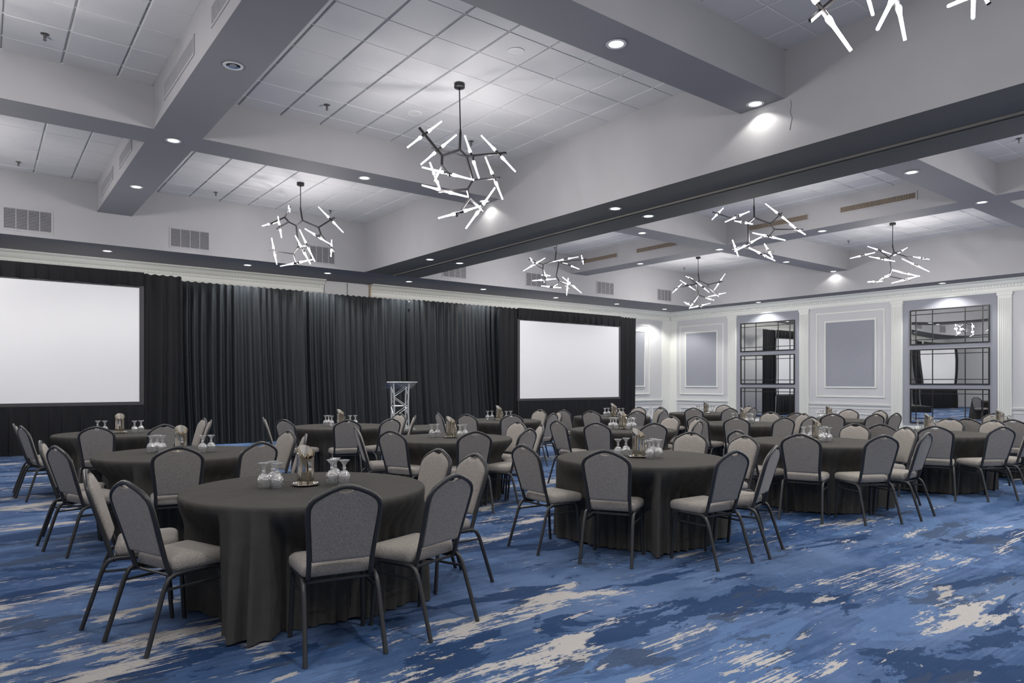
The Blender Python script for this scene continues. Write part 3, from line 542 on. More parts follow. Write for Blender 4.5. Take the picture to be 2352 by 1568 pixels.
for a, b in ((14.81, 15.16), (12.05, 12.37), (9.115, 9.43), (6.37, 6.69), (3.3, 3.6)):
    a, b = Y_(a), Y_(b)
    m = slab(PR, a, b, 0, 3.87, 0, 0.05)
    q = slab(PR, a - 0.015, b + 0.015, 0, 0.2, 0, 0.065); m.add(q.v, q.f)
    q = slab(PR, a - 0.02, b + 0.02, 3.78, 3.87, 0, 0.07); m.add(q.v, q.f)
    k = 6
    for i in range(k + 1):
        c_ = a + 0.03 + (b - a - 0.06) * i / k
        q = slab(PR, c_ - 0.012, c_ + 0.012, 0.28, 3.70, 0.05, 0.064); m.add(q.v, q.f)
    obj('fluted_pilaster', m, M['trim'], wall_right)
obj('corner_pilaster', slab(PB, 20.99 * KB, XW, 0, 3.87, 0, 0.04), M['trim'], wall_back)
obj('corner_pilaster', slab(PR, YW - 0.36, YW, 0, 3.87, 0, 0.04), M['trim'], wall_right)
for a, b in ((12.37, 14.81), (6.69, 9.115)):
    obj('wallcovering_niche', slab(PR, Y_(a), Y_(b), 0.15, 3.86, 0, 0.01), M['bluefab'], wall_right)
struct('baseboard_right', 'white baseboard of the right wall', slab(PR, YN, YW, 0, 0.15, 0, 0.018), M['trim'])
struct('baseboard_back', 'white baseboard of the back wall', slab(PB, XL, XW, 0, 0.15, 0, 0.018), M['trim'])

# ---------------------------------------------------------------- mirrors
def mirror(y0, y1, z0, z1, label, group):
    cy, cz = (y0 + y1) / 2, (z0 + z1) / 2
    t = thing('wall_mirror', label, 'mirror', (XW - 0.012, cy, cz), 0, group)
    a, b, w, d = (y1 - y0) / 2, (z1 - z0) / 2, 0.032, 0.03
    f = MB()
    for p, q in (((-a, -b), (a, -b + w)), ((-a, b - w), (a, b)), ((-a, -b + w), (-a + w, b - w)), ((a - w, -b + w), (a, b - w))):
        f.box((-d, p[0], p[1]), (0, q[0], q[1]))
    obj('mirror_frame', f, M['black'], t)
    obj('mirror_glass', box((-0.012, -a + w, -b + w), (-0.002, a - w, b - w)), M['mirror'], t)
    for u in (0.08, 0.29, 0.70, 0.92):
        c_ = -a + 2 * a * u
        obj('muntin', box((-0.024, c_ - 0.011, -b + w), (-0.012, c_ + 0.011, b - w)), M['black'], t)
    for u in (0.145, 0.86):
        c_ = -b + 2 * b * u
        obj('muntin', box((-0.022, -a + w, c_ - 0.011), (-0.0121, a - w, c_ + 0.011)), M['black'], t)
for (a, b, nm) in ((12.55, 14.633, 'farther mirror bay, nearer the back corner'), (6.882, 8.91, 'nearer mirror bay, towards the right edge')):
    for z0, z1, lv in ((2.525, 3.55, 'top'), (1.37, 2.395, 'middle'), (0.24, 1.25, 'bottom')):
        mirror(Y_(a), Y_(b), wz(z0), wz(z1), 'black gridded mirror, %s of three in the %s' % (lv, nm), 'gridded mirrors on the right wall')

# ---------------------------------------------------------------- things on the ceiling
ring = MB().lathe([(0.072, 0.0), (0.098, 0.0), (0.104, -0.004), (0.102, -0.008), (0.076, -0.007), (0.072, 0.0)], 24).mesh('trim_ring', M['white'], 40)
lens = MB().lathe([(0.0001, -0.003), (0.04, -0.0028), (0.074, -0.002), (0.074, 0.004)], 24).mesh('lens', M['lamp'], 40)
cone = MB().lathe([(0.0001, 0.001), (0.03, 0.0005), (0.05, -0.001), (0.062, -0.003), (0.074, -0.0045)], 24).mesh('reflector', M['chrome'], 40)
spot = bpy.data.lights.new('downlight_lamp', 'SPOT')
spot.energy = P_SPOT
spot.color = C_SPOT
spot.spot_size = math.radians(126)
spot.spot_blend = 0.4
spot.shadow_soft_size = 0.06
wash = spot.copy()                          # dimmed fixtures close to a wall
wash.spot_size = math.radians(128)
wash.spot_blend = 0.22
wash.energy = P_SPOT * 0.15
near = spot.copy()                          # unseen downlights added at the camera end, turned up to brighten chair backs
near.energy = P_SPOT * 1.9
back = spot.copy()                          # wall washers over the drapes
back.energy = P_SPOT * 1.7
def downlight(x, y, z, label, lit=True):
    t = thing('downlight', label, 'ceiling light', (x, y, z), 0, 'recessed downlights')
    link('trim_ring', ring, t)
    if lit:
        link('lens', lens, t)
        link('lamp', wash if 'washing' in label else near if y < 2.5 else back if y > 16 else spot, t, (0, 0, -0.012))
    else:
        link('reflector', cone, t)
DL = [(2.155, 7.70, ZS, 'unlit recessed downlight with a chrome reflector in the left beam', False),
      (2.155, 10.60, ZS, 'lit round downlight where the left beam meets the far cross beam'),
      (2.155, 13.50, ZS, 'lit round downlight in the far end of the left beam'),
      (5.07, 4.85, ZS, 'large lit downlight in the near cross beam, left of the one beside the dark beam'),
      (7.505, 4.85, ZS, 'lit downlight at the end of the near cross beam washing the dark beam face'),
      (5.07, 10.59, ZS, 'lit downlight in the far cross beam between the two left chandeliers'),
      (7.505, 10.57, ZS, 'lit downlight behind the large chandelier washing the dark beam face'),
      (11.95, 10.62, ZS, 'lit downlight in the far cross beam just right of the dark beam'),
      (11.96, 4.88, ZS, 'lit downlight in the near cross beam in the right half, right of the dark beam'),
      (15.0, 4.88, ZS, 'lit downlight where the right beam meets the near cross beam'),
      (15.0, 8.0, ZS, 'lit downlight in the right beam beside the right middle chandelier'),
      (15.0, 10.72, ZS, 'lit downlight where the right beam meets the far cross beam'),
      (15.0, 13.4, ZS, 'lit downlight in the far end of the right beam'),
      (18.05, 10.68, ZS, 'lit downlight in the middle of the far right cross beam'),
      (20.72, 10.70, ZS, 'lit downlight at the end of the far right cross beam washing the fascia'),
      (8.02, 7.69, ZL, 'lit downlight in the dark beam, left of the track, nearer pair'),
      (8.82, 7.70, ZL, 'lit downlight in the dark beam, right of the track, nearer pair'),
      (8.03, 13.43, ZL, 'lit downlight in the dark beam, left of the track, farther pair'),
      (8.82, 13.42, ZL, 'lit downlight in the dark beam, right of the track, farther pair')]
for i, (x, y) in enumerate(((2.12, 16.72), (5.0, 16.70), (6.98, 16.70), (9.33, 16.72), (11.85, 16.74), (14.9, 16.95), (17.8, 17.0), (20.5, 17.1))):
    DL.append((x, y, ZL, 'lit downlight in the back soffit above the drapes, %s from the left' % ('first second third fourth fifth sixth seventh eighth'.split()[i])))
DL.append((21.32, 13.65, ZL, 'lit downlight in the right soffit above the farther mirrors'))
DL.append((21.28, 7.88, ZL, 'lit downlight in the right soffit above the nearer mirrors'))
for i, x in enumerate((-1.0, 2.1, 5.0, 8.0, 11.0, 14.0, 17.0, 20.0)):  # unseen fill downlights, added to light the foreground
    DL.append((x, -2.0, ZL, 'added fill downlight in the soffit behind the camera, %s from the left' % ('first second third fourth fifth sixth seventh eighth'.split()[i])))
DL.append((2.155, 1.97, ZS, 'added fill downlight in the left beam above the camera'))
DL.append((15.0, 1.97, ZS, 'added fill downlight in the right beam outside the frame'))
DL.append((8.02, 1.97, ZL, 'added fill downlight in the dark beam left of the track outside the frame'))
DL.append((8.82, 1.97, ZL, 'added fill downlight in the dark beam right of the track outside the frame'))
DL.append((21.25, 1.97, ZL, 'added fill downlight in the right soffit outside the frame'))
for a in DL: downlight(*a)

canopy = MB().lathe([(0.0001, -0.055), (0.066, -0.055), (0.072, -0.05), (0.072, 0.0)], 28).mesh('canopy', M['bronze'], 40)
tube_me = MB().lathe([(0.0001, 0), (0.016, 0.0), (0.0205, 0.012), (0.0205, 0.028), (0.0135, 0.062), (0.0118, 0.228), (0.0105, 0.232), (0.0001, 0.232)], 12).mesh('light_tube', M['tube'], 40)  # bulb at the rod base, widened to mimic its bloom
holder = MB().lathe([(0.0001, -0.06), (0.0145, -0.06), (0.0165, -0.055), (0.0165, 0.055), (0.0145, 0.06), (0.0001, 0.06)], 12).mesh('tube_holder', M['bronze'], 40)
bulb = bpy.data.lights.new('chandelier_lamp', 'POINT')
bulb.energy = P_CHAND / 5
bulb.color = C_CHAND
bulb.shadow_soft_size = 0.06
def orient(o, a, b):
    v = Vector(b) - Vector(a)
    o.location = a
    o.rotation_mode = 'QUATERNION'
    o.rotation_quaternion = v.to_track_quat('Z', 'Y')
    return v.length
dim = bulb.copy()
dim.energy = P_CHAND / 5 * 0.55
def chandelier(key, label, x, y, rz=0.0, lamp=None):
    D = CHAND[key]
    t = thing('chandelier', label, 'chandelier', (x, y, 0), rz, 'branching chandeliers')
    link('canopy', canopy, t, (0, 0, ZC - 0.008))
    j, a0 = D['s'][0], D['s'][-1]
    st = MB().tube([(0, 0, ZC - 0.06), (0, 0, ZC - 0.09)], 0.011, 8).tube([(0, 0, ZC - 0.085), (j[0], j[1], j[2])], 0.0085, 8)
    st.tube([(j[0], j[1], j[2] + 0.03), (j[0], j[1], j[2] - 0.02)], 0.013, 8)
    obj('stem', st, M['bronze'], t, 40)
    obj('arm', MB().tube([j, a0], 0.013, 4, sq=0.8), M['bronze'], t)
    for a in D['a']:
        obj('arm', MB().tube([a[:3], a[3:]], 0.013, 4, sq=0.8), M['bronze'], t)
    for q in D['t']:
        A, B = Vector(q[:3]), Vector(q[3:])
        mid, v = (A + B) / 2, (B - A).normalized()
        orient(link('tube_holder', holder, t), mid, mid + v)
        for e, sg in ((A, -1), (B, 1)):
            o = link('light_tube', tube_me, t)
            s0 = mid + v * (sg * 0.055)
            ln = orient(o, s0, e)
            o.scale = (1, 1, max(0.5, ln / 0.232))
    zs = [p[2] for p in ([q[:3] for q in D['t']] + [q[3:] for q in D['t']])]
    cz = (max(zs) + min(zs)) / 2
    mids = sorted(((Vector(q[:3]) + Vector(q[3:])) / 2 for q in D['t']), key=lambda p: p.z)
    for p in mids[1:6]: link('lamp', bulb if lamp is None else lamp, t, p - Vector((0, 0, 0.06)))
chandelier('Mnear', 'large branching black chandelier with glowing rods, nearest one in full view', 5.06, 7.70)
chandelier('Mfar', 'branching chandelier with glowing rods in the left far bay before the left drapes', 5.06, 13.46)
chandelier('R1near', 'branching chandelier right of the dark beam, in front of long air grilles', 11.95, 7.75)
chandelier('R1far', 'branching chandelier above the right screen, close under the dark beam', 11.95, 13.5)
chandelier('R2near', 'branching chandelier at far right in front of the right fascia', 18.03, 7.8)
chandelier('R2far', 'small distant branching chandelier near the back right corner', 18.05, 13.7)
chandelier('Mnearest', 'chandelier cut off by the top edge at upper right, only rod tips in view', 5.06, 1.97, 0.0, dim)
for x, y, r, l in ((-0.76, 7.7, 1.2, 'chandelier in the left middle bay outside the frame'), (-0.76, 13.46, 2.9, 'chandelier in the left far bay outside the frame'),
                   (11.95, 1.97, 0.7, 'chandelier in the near right middle bay outside the frame'), (18.05, 1.97, 1.9, 'chandelier in the near far right bay outside the frame'),
                   (-0.76, 1.97, 4.1, 'chandelier over the near left bay outside the frame')):
    chandelier('R1near', l, x, y, r)

# sprinklers and speakers
esc = MB().lathe([(0.0001, -0.012), (0.03, -0.012), (0.045, -0.004), (0.046, 0)], 20).mesh('escutcheon', M['brass'], 40)
h_ = MB().lathe([(0.0001, -0.075), (0.02, -0.075), (0.02, -0.071), (0.006, -0.068), (0.006, -0.05), (0.013, -0.045), (0.013, -0.01), (0.0001, -0.01)], 14)
h_.tube([(-0.013, 0, -0.035), (-0.016, 0, -0.055), (-0.006, 0, -0.07)], 0.0025, 5).tube([(0.013, 0, -0.035), (0.016, 0, -0.055), (0.006, 0, -0.07)], 0.0025, 5)
head_me = h_.mesh('sprinkler_head', M['brass'], 40)
for x, y, l in ((0.585, 9.50, 'sprinkler head in the upper left bay'), (3.94, 9.45, 'sprinkler head left of the large chandelier'), (0.546, 15.30, 'sprinkler head in the far left bay'),
                (3.91, 15.22, 'sprinkler head left of the second chandelier'), (6.42, 9.42, 'sprinkler head just behind the large chandelier stem'), (6.42, 15.2, 'sprinkler head right of the second chandelier'),
                (10.6, 9.45, 'sprinkler head beside the dark beam left of the right chandelier'), (13.41, 15.3, 'sprinkler head above the right screen bay'), (19.35, 9.55, 'sprinkler head left of the far right chandelier'),
                (19.39, 15.3, 'sprinkler head in the back right bay'), (13.42, 3.84, 'sprinkler head at the right edge of the picture')):
    t = thing('sprinkler', l, 'sprinkler', (x, y, ZC - 0.005), 0, 'ceiling sprinklers')
    link('escutcheon', esc, t)
    link('sprinkler_head', head_me, t)
spk_r = MB().lathe([(0.085, -0.006), (0.088, -0.009), (0.102, -0.008), (0.106, 0)], 28).mesh('speaker_ring', M['white'], 40)
spk_g = MB().lathe([(0.0001, -0.009), (0.01, -0.007), (0.04, -0.007), (0.085, -0.006)], 28).mesh('speaker_grille', M['grid'], 40)
for x, y, l in ((5.1, 6.53, 'round white ceiling speaker in front of the large chandelier'), (5.09, 8.95, 'round white ceiling speaker behind the large chandelier canopy'), (5.06, 14.68, 'round white ceiling speaker behind the second chandelier')):
    t = thing('ceiling_speaker', l, 'speaker', (x, y, ZC - 0.005), 0, 'ceiling speakers')
    link('speaker_ring', spk_r, t)
    link('speaker_grille', spk_g, t)

# air grilles; P(t, out, z) as for the walls
def grille(P, a0, a1, z0, z1, label, group, vertical, cols=1, slat='vent'):
    org = Vector(P((a0 + a1) / 2, 0, (z0 + z1) / 2))
    t = thing('air_grille', label, 'air vent', tuple(org), 0, group)
    def bx(m, t0, t1, q0, q1, d0, d1):
        A, B = Vector(P(t0, d0, q0)) - org, Vector(P(t1, d1, q1)) - org
        m.box(tuple(map(min, A, B)), tuple(map(max, A, B)))
    w = 0.03
    f = MB()
    for p in ((a0 - w, a1 + w, z0 - w, z0), (a0 - w, a1 + w, z1, z1 + w), (a0 - w, a0, z0, z1), (a1, a1 + w, z0, z1)): bx(f, *p, 0, 0.012)
    obj('grille_frame', f, M['paint'], t)
    c = MB(); bx(c, a0, a1, z0, z1, 0, 0.002)
    obj('grille_back', c, M['ventdark'], t)
    s_ = MB()
    if vertical:
        n = int((a1 - a0) / 0.028)
        for i in range(n):
            p = a0 + (a1 - a0) * (i + 0.5) / n
            bx(s_, p - 0.0095, p + 0.0095, z0, z1, 0.002, 0.014)
    else:
        n = int((z1 - z0) / 0.026)
        for i in range(n):
            p = z0 + (z1 - z0) * (i + 0.5) / n
            bx(s_, a0, a1, p - 0.007, p + 0.005, 0.002, 0.012)
        for i in range(1, cols):
            p = a0 + (a1 - a0) * i / cols
            bx(s_, p - 0.007, p + 0.007, z0, z1, 0.002, 0.015)
    tag(obj('louvers', s_, M[slat], t), 'thin louver slats', kind='stuff')
PFB = lambda t, o, z: (t, 15.97 - o, z)
PLB = lambda t, o, z: (1.845 - o, t, z)
PRB = lambda t, o, z: (14.66 - o, t, z)
for (a, b, l) in ((0.345, 1.085, 'first from the left'), (3.195, 3.955, 'second from the left'), (6.235, 6.845, 'third from the left, behind the second chandelier'),
                  (9.96, 10.705, 'fourth from the left, cut by the dark beam'), (12.86, 13.635, 'fifth from the left, behind a chandelier'), (15.81, 16.565, 'sixth from the left'), (18.77, 19.49, 'seventh from the left')):
    grille(PFB, a, b, 4.32, 4.70, 'square return grille on the back fascia, ' + l, 'return grilles on the back fascia', False, 4)
for (a, b, l) in ((6.0, 7.31, 'cut by the top edge'), (8.06, 9.55, 'large one above the left beam end'), (11.96, 13.08, 'just behind the cross beam'), (13.85, 15.27, 'farthest one')):
    grille(PLB, a, b, 5.02, 5.19, 'long linear air grille on the left beam side, ' + l, 'linear grilles on the left beam', True)
for (a, b, l) in ((5.905, 7.41, 'nearest one'), (8.15, 9.64, 'behind the right middle chandelier'), (11.83, 13.22, 'half hidden by the cross beam'), (13.98, 15.44, 'farthest one')):
    grille(PRB, a, b, 5.08, 5.19, 'long brown-slatted linear air grille on the right beam, ' + l, 'linear grilles on the right beam', True, 1, 'ventwarm')

# ---------------------------------------------------------------- drapes
def drape_mesh(w, h, seed, amp=0.055, gather=0.10, lean=0.0, nx_per_m=46, nz=26, flare=1.0, hem=0.03):
    # folds of a hanging curtain: local x along the rail, z up, y out of the wall; origin at floor level, left end
    rnd = random.Random(seed)
    nx = max(12, int(w * nx_per_m))
    fold = []
    x = 0.0
    knots = []
    while x < w + 0.4:
        knots.append((x, rnd.uniform(0.35, 1.0) * (1 if len(knots) % 2 else -1)))
        x += rnd.choice((rnd.uniform(0.05, 0.10), rnd.uniform(0.08, 0.2)))
    def f(x):
        for i in range(len(knots) - 1):
            if knots[i][0] <= x <= knots[i + 1][0]:
                t = (x - knots[i][0]) / (knots[i + 1][0] - knots[i][0])
                t = (1 - math.cos(PI * t)) / 2
                return knots[i][1] * (1 - t) + knots[i + 1][1] * t
        return 0
    p1, p2, p3 = (rnd.uniform(0, 6) for _ in range(3))
    m = MB()
    vs, fs = [], []
    for j in range(nz + 1):
        v = j / nz
        z = h * v
        for i in range(nx + 1):
            u = w * i / nx
            drift = 0.03 * math.sin(3.1 * u + p1 + 2.2 * v) * (1 - v)
            y = amp * f(min(max(u + drift, 0), w)) * (0.75 + 0.55 * (1 - v) * flare)
            y += 0.035 * math.sin(1.7 * u + p2) * (1 - v) + 0.02 * math.sin(0.9 * u + p3)
            y += lean * (1 - v) ** 2
            if v > 0.975: y = y * 0.4
            if v > 0.93: y += gather * 0.06 * math.sin(95 * u + 3 * math.sin(7 * u)) * (1 - abs(v - 0.965) / 0.035)
            zz = z + (0.012 * math.sin(40 * u + p1) if j == nz else 0) + (hem * (0.5 + 0.5 * math.sin(4.1 * u + p2)) if j == 0 else 0)
            vs.append((u, -y, zz))
    for j in range(nz):
        for i in range(nx):
            a = j * (nx + 1) + i
            fs.append((a, a + 1, a + nx + 2, a + nx + 1))
    return m.add(vs, fs)
YD = 16.98
for i, (a, b, h, l) in enumerate(((3.35, 6.47, 3.74, 'tall black pleated drape beside the left screen, first of three long panels'),
                               (6.38, 9.78, 3.75, 'tall black pleated drape in the middle of the wall, second of three long panels'),
                               (9.50, 12.72, 3.75, 'tall black pleated drape behind the lectern, third of three long panels'))):
    t = thing('drape_panel', l, 'drape', (a, YD + 0.2 * (i == 1), 0), 0, 'black pipe and drape along the back wall')
    obj('curtain', drape_mesh(b - a, h, 11 + i, lean=0.26), M['drape'], t, 180)
    obj('crossbar', MB().tube([(0, 0.07, h - 0.06), (b - a, 0.07, h - 0.06)], 0.02, 8), M['alu'], t, 40)

# ---------------------------------------------------------------- projection screens with dress kits
def screen(x0, x1, z0, z1, dl, dr, ztop, label, seed):
    Y0 = 16.2
    w = x1 - x0
    t = thing('projection_screen', label, 'projection screen', ((x0 + x1) / 2, Y0, 0))
    bw = 0.085
    a = w / 2
    obj('screen_surface', box((-a, -0.004, z0), (a, 0.004, z1)), M['screen'], t)
    f = MB()
    for p, q in (((-a - bw, z0 - bw), (a + bw, z0)), ((-a - bw, z1), (a + bw, z1 + bw * 0.6)), ((-a - bw, z0), (-a, z1)), ((a, z0), (a + bw, z1))):
        f.box((p[0], -0.012, p[1]), (q[0], 0.03, q[1]))
    obj('screen_frame', f, M['screen_frame'], t)
    rnd = random.Random(seed)
    # top valance: flat band gathered into soft pleats along its lower edge
    def pleats(x_a, x_b, zt, zb, drop, amp, step, nz=9, tag_='v'):
        n = int((x_b - x_a) * 60)
        ph = []
        x = 0
        while x < x_b - x_a + 1:
            ph.append(x)
            x += step * rnd.uniform(0.75, 1.3)
        m = MB()
        vs, fs = [], []
        for j in range(nz + 1):
            v = j / nz
            for i in range(n + 1):
                u = (x_b - x_a) * i / n
                k = max(q for q in range(len(ph)) if ph[q] <= u + 1e-6)
                s_ = (u - ph[k]) / (ph[k + 1] - ph[k])
                pl = max(0, 1 - abs(s_ - 0.12) / 0.12) if s_ < 0.24 else 0
                y = amp * (v ** 0.8) * (pl * 1.6 - 0.5 * math.sin(PI * s_)) + 0.004 * math.sin(31 * u)
                z = zt + (zb - zt) * v - drop * v * math.sin(PI * s_) * (0.6 + 0.4 * math.sin(k * 2.1))
                vs.append((x_a + u, -0.045 - y, z))
        for j in range(nz):
            for i in range(n):
                q = j * (n + 1) + i
                fs.append((q, q + n + 1, q + n + 2, q + 1))
        return m.add(vs, fs)
    obj('valance', pleats(-a - bw, a + bw, ztop, z1 + 0.045, 0.03, 0.05, 0.24), M['drape2'], t, 180)
    obj('skirt', pleats(-a - bw, a + bw, z0 - bw + 0.02, 0.03, 0.0, 0.06, 0.26, 12), M['drape2'], t, 180)
    if dl:
        o = obj('side_drape', drape_mesh(dl + 0.12, ztop - 0.01, seed + 1, 0.04), M['drape2'], t, 180)
        o.location = (-a - bw - dl, 0.06, 0)
    if dr:
        o = obj('side_drape', drape_mesh(dr + 0.12, ztop - 0.01, seed + 2, 0.04), M['drape2'], t, 180)
        o.location = (a + bw - 0.12, 0.06, 0)
    for s_ in (-1, 1):
        obj('screen_leg', MB().tube([(s_ * a * 0.92, 0.03, z0), (s_ * a * 0.92, 0.06, 0.03), ], 0.025, 4, sq=0.8).box((s_ * a * 0.92 - 0.03, -0.02, 0), (s_ * a * 0.92 + 0.03, 0.5 - 0.35, 0.03)), M['alu'], t)
screen(-1.62, 2.64, 1.03, 3.41, 0.55, 0.74, 3.735, 'large white projection screen with a black dress kit, cut by the left edge', 31)
screen(12.80, 17.06, 0.945, 3.295, 0.62, 0.83, 3.66, 'smaller-looking white projection screen with a black dress kit right of centre', 57)

# ---------------------------------------------------------------- stage and lectern
st = thing('stage_platform', 'low black skirted stage platform under the lectern', 'stage', (9.2, 15.1, 0))
obj('stage_deck', box((-2.4, -0.93, 0.26), (2.4, 0.93, 0.30)), M['deck'], st)
sk = MB()
n = 300
vs, fs = [], []
per = []
for i in range(n + 1):
    u = i / n * 8.5
    if u < 1.85: p, nr = (-2.4, 0.92 - u), (-1, 0)
    elif u < 6.65: p, nr = (-2.4 + (u - 1.85), -0.93), (0, -1)
    else: p, nr = (2.4, -0.93 + (u - 6.65)), (1, 0)
    o_ = 0.012 + 0.012 * math.sin(i * 1.05)
    per.append((p[0] + nr[0] * o_, p[1] + nr[1] * o_))
for z in (0.26, 0.004):
    vs += [(x, y, z) for x, y in per]
fs = [(i, i + 1, n + 2 + i, n + 1 + i) for i in range(n)]
obj('stage_skirt', sk.add(vs, fs), M['drape2'], st, 180)
for x in (-2.2, 0, 2.2):
    for y in (-0.75, 0.75):
        obj('stage_leg', MB().tube([(x, y, 0), (x, y, 0.26)], 0.025, 8), M['alu'], st)

lx, ly = 8.08, 14.93
L = thing('lectern', 'silver truss lectern with a slanted clear top on the stage', 'lectern', (lx, ly, 0.30), math.radians(-16))
obj('base_plate', box((-0.33, -0.25, 0), (0.33, 0.25, 0.02)), M['alu'], L)
cols = ((-0.19, -0.15), (0.19, -0.15), (-0.19, 0.15), (0.19, 0.15))
for cx, cy in cols:
    bow = [(cx * (1 - 0.10 * math.sin(PI * k / 8)), cy, 0.02 + (1.0 + 0.12 * (cy < 0)) * k / 8) for k in range(9)]
    obj('truss_column', MB().tube(bow, 0.021, 10), M['alu'], L, 40)
for (p, q) in ((0, 1), (2, 3), (0, 2), (1, 3)):
    a, b = cols[p], cols[q]
    for k in range(4):
        z0, z1 = 0.05 + 0.245 * k, 0.05 + 0.245 * (k + 1)
        e, f_ = (a, b) if k % 2 else (b, a)
        obj('truss_brace', MB().tube([(e[0] * 0.93, e[1], z0), (f_[0] * 0.93, f_[1], z1)], 0.009, 6), M['alu'], L)
    obj('truss_brace', MB().tube([(a[0] * 0.92, a[1], 0.56), (b[0] * 0.92, b[1], 0.56)], 0.009, 6), M['alu'], L)
tp = MB()
def tpz(y): return 1.13 - (y + 0.26) * 0.30
tp.add([(-0.36, -0.26, tpz(-0.26)), (0.36, -0.26, tpz(-0.26)), (0.36, 0.26, tpz(0.26)), (-0.36, 0.26, tpz(0.26)),
        (-0.36, -0.26, tpz(-0.26) + 0.014), (0.36, -0.26, tpz(-0.26) + 0.014), (0.36, 0.26, tpz(0.26) + 0.014), (-0.36, 0.26, tpz(0.26) + 0.014)],
       [(3, 2, 1, 0), (4, 5, 6, 7), (0, 1, 5, 4), (1, 2, 6, 5), (2, 3, 7, 6), (3, 0, 4, 7)])
obj('reading_top', tp, M['acrylic'], L)
obj('top_edge', MB().tube([(-0.37, -0.265, tpz(-0.26) + 0.007), (0.37, -0.265, tpz(-0.26) + 0.007)], 0.011, 6), M['alu'], L)
obj('book_lip', MB().box((-0.36, 0.25, tpz(0.26)), (0.36, 0.275, tpz(0.26) + 0.05)), M['acrylic'], L)
cb = [(9.5, 15.3), (9.75, 15.35), (9.95, 15.28), (10.15, 15.33), (10.4, 15.3), (10.65, 15.2), (10.9, 15.25)]
pts = []
for i, (x, y) in enumerate(cb):
    pts.append((x, y, 0.312))
loop1 = [(9.42 + 0.16 * math.sin(k / 8 * PI), 15.3, 0.312 + 0.07 * math.sin(k / 8 * PI)) for k in range(9)]
c_ = MB().tube(pts, 0.011, 6)
c_.tube([(9.36, 15.32, 0.312), (9.38, 15.32, 0.36), (9.44, 15.31, 0.385), (9.5, 15.3, 0.36), (9.53, 15.3, 0.312)], 0.011, 6)
c_.tube([(10.28, 15.32, 0.312), (10.33, 15.32, 0.37), (10.44, 15.31, 0.39), (10.56, 15.3, 0.365), (10.62, 15.25, 0.312)], 0.011, 6)
tag(obj('cable', c_, M['cable'], None, 60), 'pale cable lying in loops on the stage right of the lectern', 'cable')

